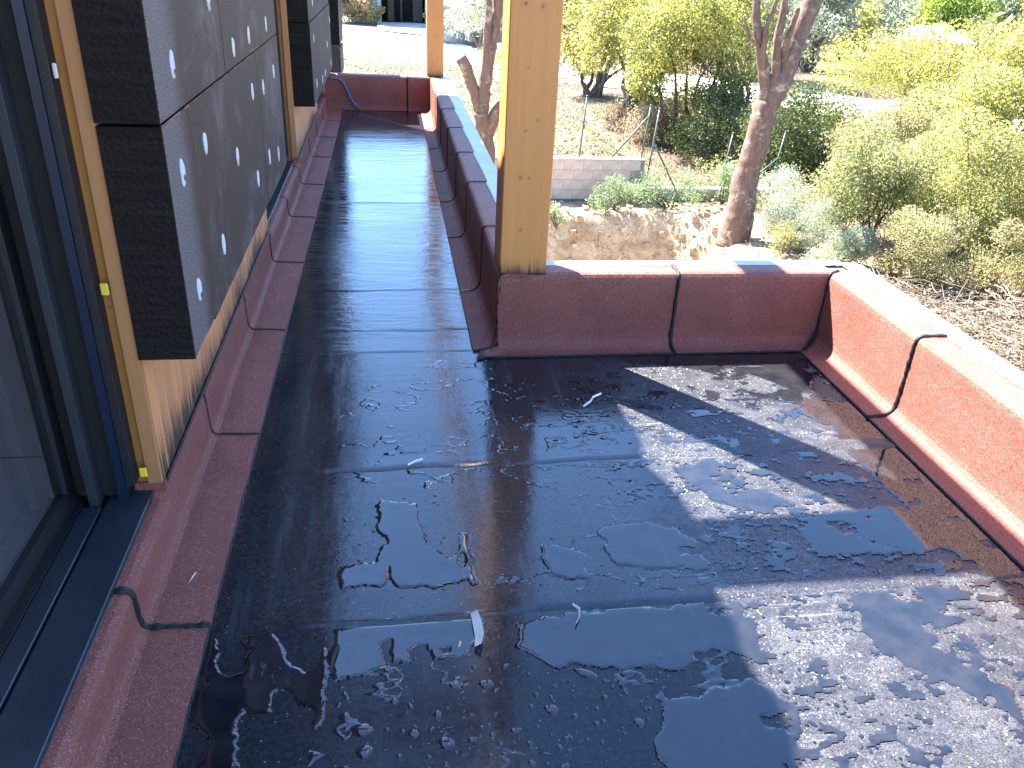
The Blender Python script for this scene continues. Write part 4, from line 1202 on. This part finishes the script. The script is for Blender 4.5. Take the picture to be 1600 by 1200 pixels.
bush(7.75, 14.9, 1.4, 1.15, 6000, .045, 'lf_olive', 'silvery shrub by the free end of the low wall', 55, WD, nl=10, aspect=.35)
bush(7.35, 12.35, 1.3, .85, 6500, .040, 'lf_olive', 'silvery low shrub just above the parapet corner', 56, WD, nl=10, aspect=.35, mix2=('lf_mid', .4))
bush(6.85, 13.0, .8, .5, 2600, .036, 'lf_mid', 'low shaded weeds at the foot of the big trunk', 57, WD, nl=7)
bush(5.2, 14.9, .9, .35, 1500, .04, 'lf_yellow', 'sparse yellow weeds on the bank slope', 58, WD, nl=7)
bush(5.75, 14.3, 1.1, .35, 2200, .038, 'lf_yellow', 'yellowish weeds on the bank lip below the trunk', 59, WD, nl=8)
bush(3.25, 15.4, .55, .4, 700, .045, 'lf_weed', 'small weed at the bank edge beside the near post', 60, WD, nl=5)
# background beyond the road
leafy_tree(4.6, 41.5, 4.0, 3.6, 7000, .16, 'lf_olive', 'grey olive tree behind the forked pruned tree', 70, 3, .30, .12, aspect=.35)
bush(4.65, 36.6, 2.2, .65, 3200, .08, 'lf_mid', 'low trimmed hedge at the near side of the white road', 71, None, nl=9)
bush(7.9, 33.6, 2.2, .7, 2600, .09, 'lf_mid', 'low grey-green hedge beyond the lawn right of the post', 72, None, nl=8, mix2=('lf_dry', .5))
bush(-2.4, 55.5, 3.0, 2.4, 6000, .16, 'lf_dry', 'brown scrub heap left of the open garage', 73, None, nl=10, mix2=('lf_mid', .5))
bush(-.75, 54.6, 1.2, 2.2, 2400, .13, 'lf_mid', 'green climber at the left side of the garage opening', 74, None, nl=7)
bush(2.75, 53.5, .8, 1.9, 1600, .12, 'lf_mid', 'green climber at the right side of the garage opening', 75, None, nl=6)
leafy_tree(8.5, 45.0, 6.4, 6.0, 9000, .20, 'lf_yellow', 'yellow-green tree beyond the white road right of the post', 76, 3, .15, .1)
leafy_tree(15.0, 47.0, 7.0, 7.0, 8000, .24, 'lf_mid', 'broad tree far beyond the white road', 77, 3, .12, .1)
leafy_tree(19.2, 38.0, 5.2, 5.0, 9000, .20, 'lf_olive', 'grey-green tree far beyond the pinkish brambles', 78, 3, .12, .1)
leafy_tree(24.3, 44.0, 4.2, 5.0, 8000, .20, 'lf_yellow', 'yellow-green tree in front of the far pale house', 79, 3, .10, .1)
leafy_tree(47.2, 69.0, 6.4, 7.0, 12000, .26, 'lf_bright', 'bright green pine crown behind the far pale house', 80, 2, .30, .2)
leafy_tree(25.5, 28.5, 5.6, 5.0, 9000, .17, 'lf_yellow', 'yellow tree far right behind the leaning tree', 81, 3, .12, .1)
leafy_tree(34.5, 62.0, 6.5, 8.0, 6000, .34, 'lf_olive', 'grey-green tree left of the bright pine', 82, 2, .10, .2)
leafy_tree(19.5, 60.0, 8.0, 9.0, 7000, .34, 'lf_mid', 'dull green tree at the top of the picture centre right', 83, 2, .10, .2)
leafy_tree(58.0, 78.0, 7.0, 10.0, 5000, .42, 'lf_olive', 'grey-green tree at the top right corner', 84, 2, .10, .2)
leafy_tree(9.5, 62.0, 8.5, 8.0, 6500, .30, 'lf_mid', 'dull tree far behind the near post', 85, 2, .10, .2)

# far scrub that reads as one mass
n = 60000; a = rng.uniform(-.25, 1.05, n); rr = rng.uniform(72, 190, n)
px, py = np.sin(a) * rr, np.cos(a) * rr
cl = np.floor(px / 7) * 13.7 + np.floor(py / 7) * 7.1
pz = gz(px, py) + np.abs(np.sin(cl)) * 4.5 * rng.uniform(0, 1, n)
fs = leaf_cards(np.stack([px, py, pz], 1), .9, 'far_scrub', M['lf_mid'], None, .7, tint=.45 + .2 * np.sin(cl * 3) + .2 * rng.normal(size=n))
tag(fs, kind='stuff', label='far scrub and trees covering the hillside')

# lawn, weeds, litter
n = 42000; x = rng.uniform(-4.5, 7.6, n); y = 16.8 + 22 * rng.uniform(0, 1, n) ** 1.3
keep = (fnoise2(x * .9, y * .9, 3, 2) + .35 * rng.normal(size=n) > -.1) & (y < 37.5 - .9 * np.clip(x, -1, 8))
x, y = x[keep], y[keep]; z = gz(x, y) + .02
gm = leaf_cards(np.stack([x, y, z], 1), .085, 'lawn_grass', M['grassy'], None, .35, up=0, tint=np.clip(.62 + .25 * fnoise2(x, y, 3, 6) + .2 * rng.normal(size=len(x)), 0, 1))
tag(gm, kind='stuff', label='dry scattered grass on the lawn')
n = 9000; x = rng.uniform(-4.5, 7.0, n); y = 17 + 24 * rng.uniform(0, 1, n)
keep = (fnoise2(x * .7, y * .7, 3, 14) > .12) & (y < 38.5 - .9 * np.clip(x, -1, 8)); x, y = x[keep], y[keep]
gm = leaf_cards(np.stack([x, y, gz(x, y) + .04], 1), .12, 'green_grass', M['lf_mid'], None, .35, tint=rng.uniform(.2, 1, len(x)))
tag(gm, kind='stuff', label='green grass tufts in the dry lawn')
n = 14000; x = rng.uniform(6.1, 14, n); y = rng.uniform(8.5, 24, n)
lm = leaf_cards(np.stack([x, y, gz(x, y) + .03 + .12 * rng.uniform(0, 1, n) ** 2], 1), .06, 'leaf_litter', M['lf_dry'], None, .5, tint=rng.uniform(0, 1, n))
tag(lm, kind='stuff', label='dry leaf litter on the slope')
n = 7000; x = rng.uniform(2.2, 6.6, n); y = rng.uniform(14.0, 16.3, n)
keep = fnoise2(x * 2.2, y * 2.2, 3, 17) > .05; x, y = x[keep], y[keep]
lm = leaf_cards(np.stack([x, y, gz(x, y) + .02], 1), .04, 'bank_weeds', M['grassy'], None, .3, tint=rng.uniform(.2, 1, len(x)))
tag(lm, kind='stuff', label='dry grass hanging on the lip of the dug bank')
n = 90000; x = rng.uniform(7.2, 22, n); y = rng.uniform(11.5, 27, n)
hh = .25 + .75 * np.clip(fnoise2(x * .55, y * .55, 3, 33) + .35, 0, 1); keep = (y > 13 + (9 - x) * .8) & (fnoise2(x * 1.1, y * 1.1, 3, 35) > -.45) & ~((x > 12.2) & (x < 17) & (y > 24.0))
x, y, hh = x[keep], y[keep], hh[keep]
ug = leaf_cards(np.stack([x, y, gz(x, y) + hh * rng.uniform(0, 1, len(x)) ** .7], 1), .062, 'undergrowth', M['lf_mid'], None, .5, tint=np.clip(.5 + .35 * fnoise2(x, y, 3, 37) + .22 * rng.normal(size=len(x)), 0, 1))
tag(ug, kind='stuff', label='low tangled undergrowth covering the slope on the right')
# stones and clods on the bank
b = MB()
for i in range(420):
    x, y = R.uniform(2.2, 6.8), R.uniform(13.6, 16.2); z = float(gz(x, y)); r = R.choice([.02, .03, .045, .07])
    V = []
    for sx in (-1, 1):
        for sy in (-1, 1):
            for sz in (-1, 1): V.append((x + sx * r * R.uniform(.5, 1), y + sy * r * R.uniform(.5, 1), z + sz * r * R.uniform(.4, .9)))
    b.add(V, [(0, 1, 3, 2), (4, 6, 7, 5), (0, 4, 5, 1), (2, 3, 7, 6), (0, 2, 6, 4), (1, 5, 7, 3)])
st = b.build('bank_stones', M['ground']); tag(st, kind='stuff', label='stones and clods in the cut earth bank')

# heap of dry branches
b = MB()
for i in range(1500):
    t = R.random(); x = 7.35 + 2.6 * R.random(); y = 7.6 + 3.6 * R.random() - (x - 7.4) * .35
    z = float(gz(x, y)) + .02 + .38 * R.random() ** 1.6
    a = R.gauss(-.5, .8); L = R.uniform(.12, .62); e = R.gauss(.1, .22)
    d = Vector((math.cos(a), math.sin(a), e)) * L * .5; c = Vector((x, y, z)); k = Vector((0, 0, R.uniform(-.05, .07)))
    r = R.choice([.004, .005, .006, .010])
    b.tube([c - d, c + k, c + d], [r, r * .9, r * .5], 4, caps=False)
dh = b.build('dry_branches', M['straw']); tag(dh, kind='stuff', label='heap of dry pale branches and straw beyond the sunlit parapet')
n = 5200; x = 7.2 + 3.0 * rng.uniform(0, 1, n); y = 7.4 + 4.2 * rng.uniform(0, 1, n) - (x - 7.4) * .35
lm = leaf_cards(np.stack([x, y, gz(x, y) + .05 + .3 * rng.uniform(0, 1, n) ** 2], 1), .075, 'dry_leaves', M['straw'], None, .35)
tag(lm, kind='stuff', label='dry curled leaves in the branch heap')

# =================================================================== BUILDINGS, SHED, CAR FAR OFF
def far_building(loc, label, cat, name, boxes):
    r = empty(name, loc, label, cat)
    for nm, mat, bx in boxes:
        b = MB()
        for q in bx: b.box(*q, bev=0)
        b.build(nm, M[mat], r)
    return r
far_building((1.0, 57, -2.6), 'pale garage building with dark open doorway across the track', 'garage', 'garage', [
    ('wall', 'render_pale', [(-2.2, -.30, 56.4, 56.7, -2.8, 2.4), (2.42, 4.6, 56.4, 56.7, -2.8, 2.4), (-.298, 2.418, 56.4, 56.7, .9, 2.4)]),
    ('door_leaf', 'white', [(-.95, -.36, 56.2, 56.28, -2.55, .7)]),
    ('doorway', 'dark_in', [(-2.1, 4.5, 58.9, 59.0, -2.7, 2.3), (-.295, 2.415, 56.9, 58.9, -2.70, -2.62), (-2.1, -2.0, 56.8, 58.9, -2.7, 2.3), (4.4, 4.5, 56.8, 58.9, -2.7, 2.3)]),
    ('door_post', 'render_pale', [(2.44, 2.62, 56.1, 56.38, -2.75, .95)]),
    ('stored_goods', 'bark_dark', [(.1, .5, 57.6, 58.0, -2.6, -1.1), (1.7, 2.3, 57.8, 58.4, -2.6, -.9), (.9, 1.0, 57.5, 57.6, -2.6, -.2)]),
    ('roof', 'roof_pale', [(-2.5, 4.9, 56.0, 59.4, 2.41, 2.6)])])
shed = empty('shed', (3.6, 45.5, -2.65), 'grey corrugated metal shed with pale roof behind the far post', 'shed')
b = MB(); V = []; xs = np.arange(2.60, 3.93, .025)
for i, xx in enumerate(xs):
    dy = .022 * (1 if (i // 2) % 2 else -1); V += [(xx, 44.6 + dy, -2.75), (xx, 44.6 + dy, -.85 - .22 * (xx - 2.6))]
b.add(V, [(2*i, 2*i+2, 2*i+3, 2*i+1) for i in range(len(xs)-1)]); o = b.build('sheet_front', M['corr'], shed)
b = MB(); b.box(2.62, 3.9, 44.66, 47.5, -2.75, -1.15); b.build('shed_body', M['corr'], shed)
b = MB(); b.add([(2.2, 44.3, -.72), (4.05, 44.3, -1.10), (4.05, 48, -.95), (2.2, 48, -.55), (2.2, 44.3, -.66), (4.05, 44.3, -1.04), (4.05, 48, -.89), (2.2, 48, -.49)], [(0,3,2,1),(4,5,6,7),(0,1,5,4),(1,2,6,5),(2,3,7,6),(3,0,4,7)]); b.build('roof', M['roof_pale'], shed)
b = MB(); b.box(2.72, 2.78, 44.45, 44.52, -2.75, -1.0); b.build('downpipe', mat_plain('blue_pipe', (.10, .22, .42), .5), shed)
# parked car beyond the hedge, seen between the forked tree and the post
car = empty('parked_car', (5.6, 43.0, -2.62), 'small dark grey car parked beside the shed, half hidden by branches', 'car')
cz = -2.62
pr = [(-2.0, .32), (-2.05, .55), (-1.9, .78), (-1.1, .92), (-.55, 1.38), (.75, 1.42), (1.45, .98), (1.95, .90), (2.0, .5), (1.95, .30)]
b = MB(); V = []
for side in (-.78, -.70, .70, .78):
    for (u, z) in pr:
        ins = 1.0 if abs(side) == .70 else .985
        V.append((5.9 + u * ins, 43.2 + side * (1 if z < 1.0 else .86), cz + (z if abs(side) == .7 else .30 + (z - .30) * .965)))
m = len(pr)
b.add(V, [(s*m+i, s*m+(i+1) % m, (s+1)*m+(i+1) % m, (s+1)*m+i) for s in range(3) for i in range(m)] + [tuple(range(m)), tuple(3*m+i for i in range(m))]); b.build('body', M['car'], car)
b = MB(); b.add([(5.9-.98, 42.49, cz+.98), (5.9-.50, 42.525, cz+1.32), (5.9+.70, 42.525, cz+1.34), (5.9+1.25, 42.49, cz+1.0)], [(0, 1, 2, 3)]); b.build('side_window', M['car_glass'], car)
b = MB(); b.add([(5.9-1.08, 42.62, cz+.955), (5.9-.57, 42.68, cz+1.385), (5.9-.57, 43.72, cz+1.385), (5.9-1.08, 43.78, cz+.955)], [(0, 1, 2, 3)]); w = b.build('windscreen', M['car_glass'], car); w.location.x -= .02
for wx in (-1.25, 1.25):
    for wy in (42.44, 43.86):
        b = MB(); b.tube([(5.9 + wx, wy, cz + .31), (5.9 + wx, wy + .18, cz + .31)], .31, 18); b.build('wheel', M['tyre'], car)
for wy in (42.75, 43.62):
    b = MB(); b.box(5.9-2.06, 5.9-1.98, wy-.14, wy+.10, cz+.58, cz+.72, .01); b.build('headlight', M['white'], car)
fh = far_building((42, 64, -5), 'far pale house with light tiled roof showing through the trees at the upper right', 'house', 'far_house', [
    ('wall', 'render_pale', [(39.9, 44.1, 62, 66, -6.5, -2.9)]), ('window', 'dark_in', [(41.9, 42.5, 61.94, 61.99, -4.4, -3.2)])])
b = MB(); b.add([(39.5, 61.6, -2.92), (44.5, 61.6, -2.92), (44.5, 66.4, -2.92), (39.5, 66.4, -2.92), (40.8, 64, -1.9), (43.2, 64, -1.9)], [(0, 3, 2, 1), (0, 1, 5, 4), (2, 3, 4, 5), (1, 2, 5), (3, 0, 4)]); b.build('roof', M['roof_pale'], fh)
b = MB()
for i in range(5):
    b.tube([(-2.45 + i * .12, 56.6, -2.6), (-2.2 + i * .12, 57.2, -1.2)], .035, 6)
o = b.build('leaning_poles', M['white']); tag(o, 'pale poles leaning behind the brown scrub left of the garage', 'poles')
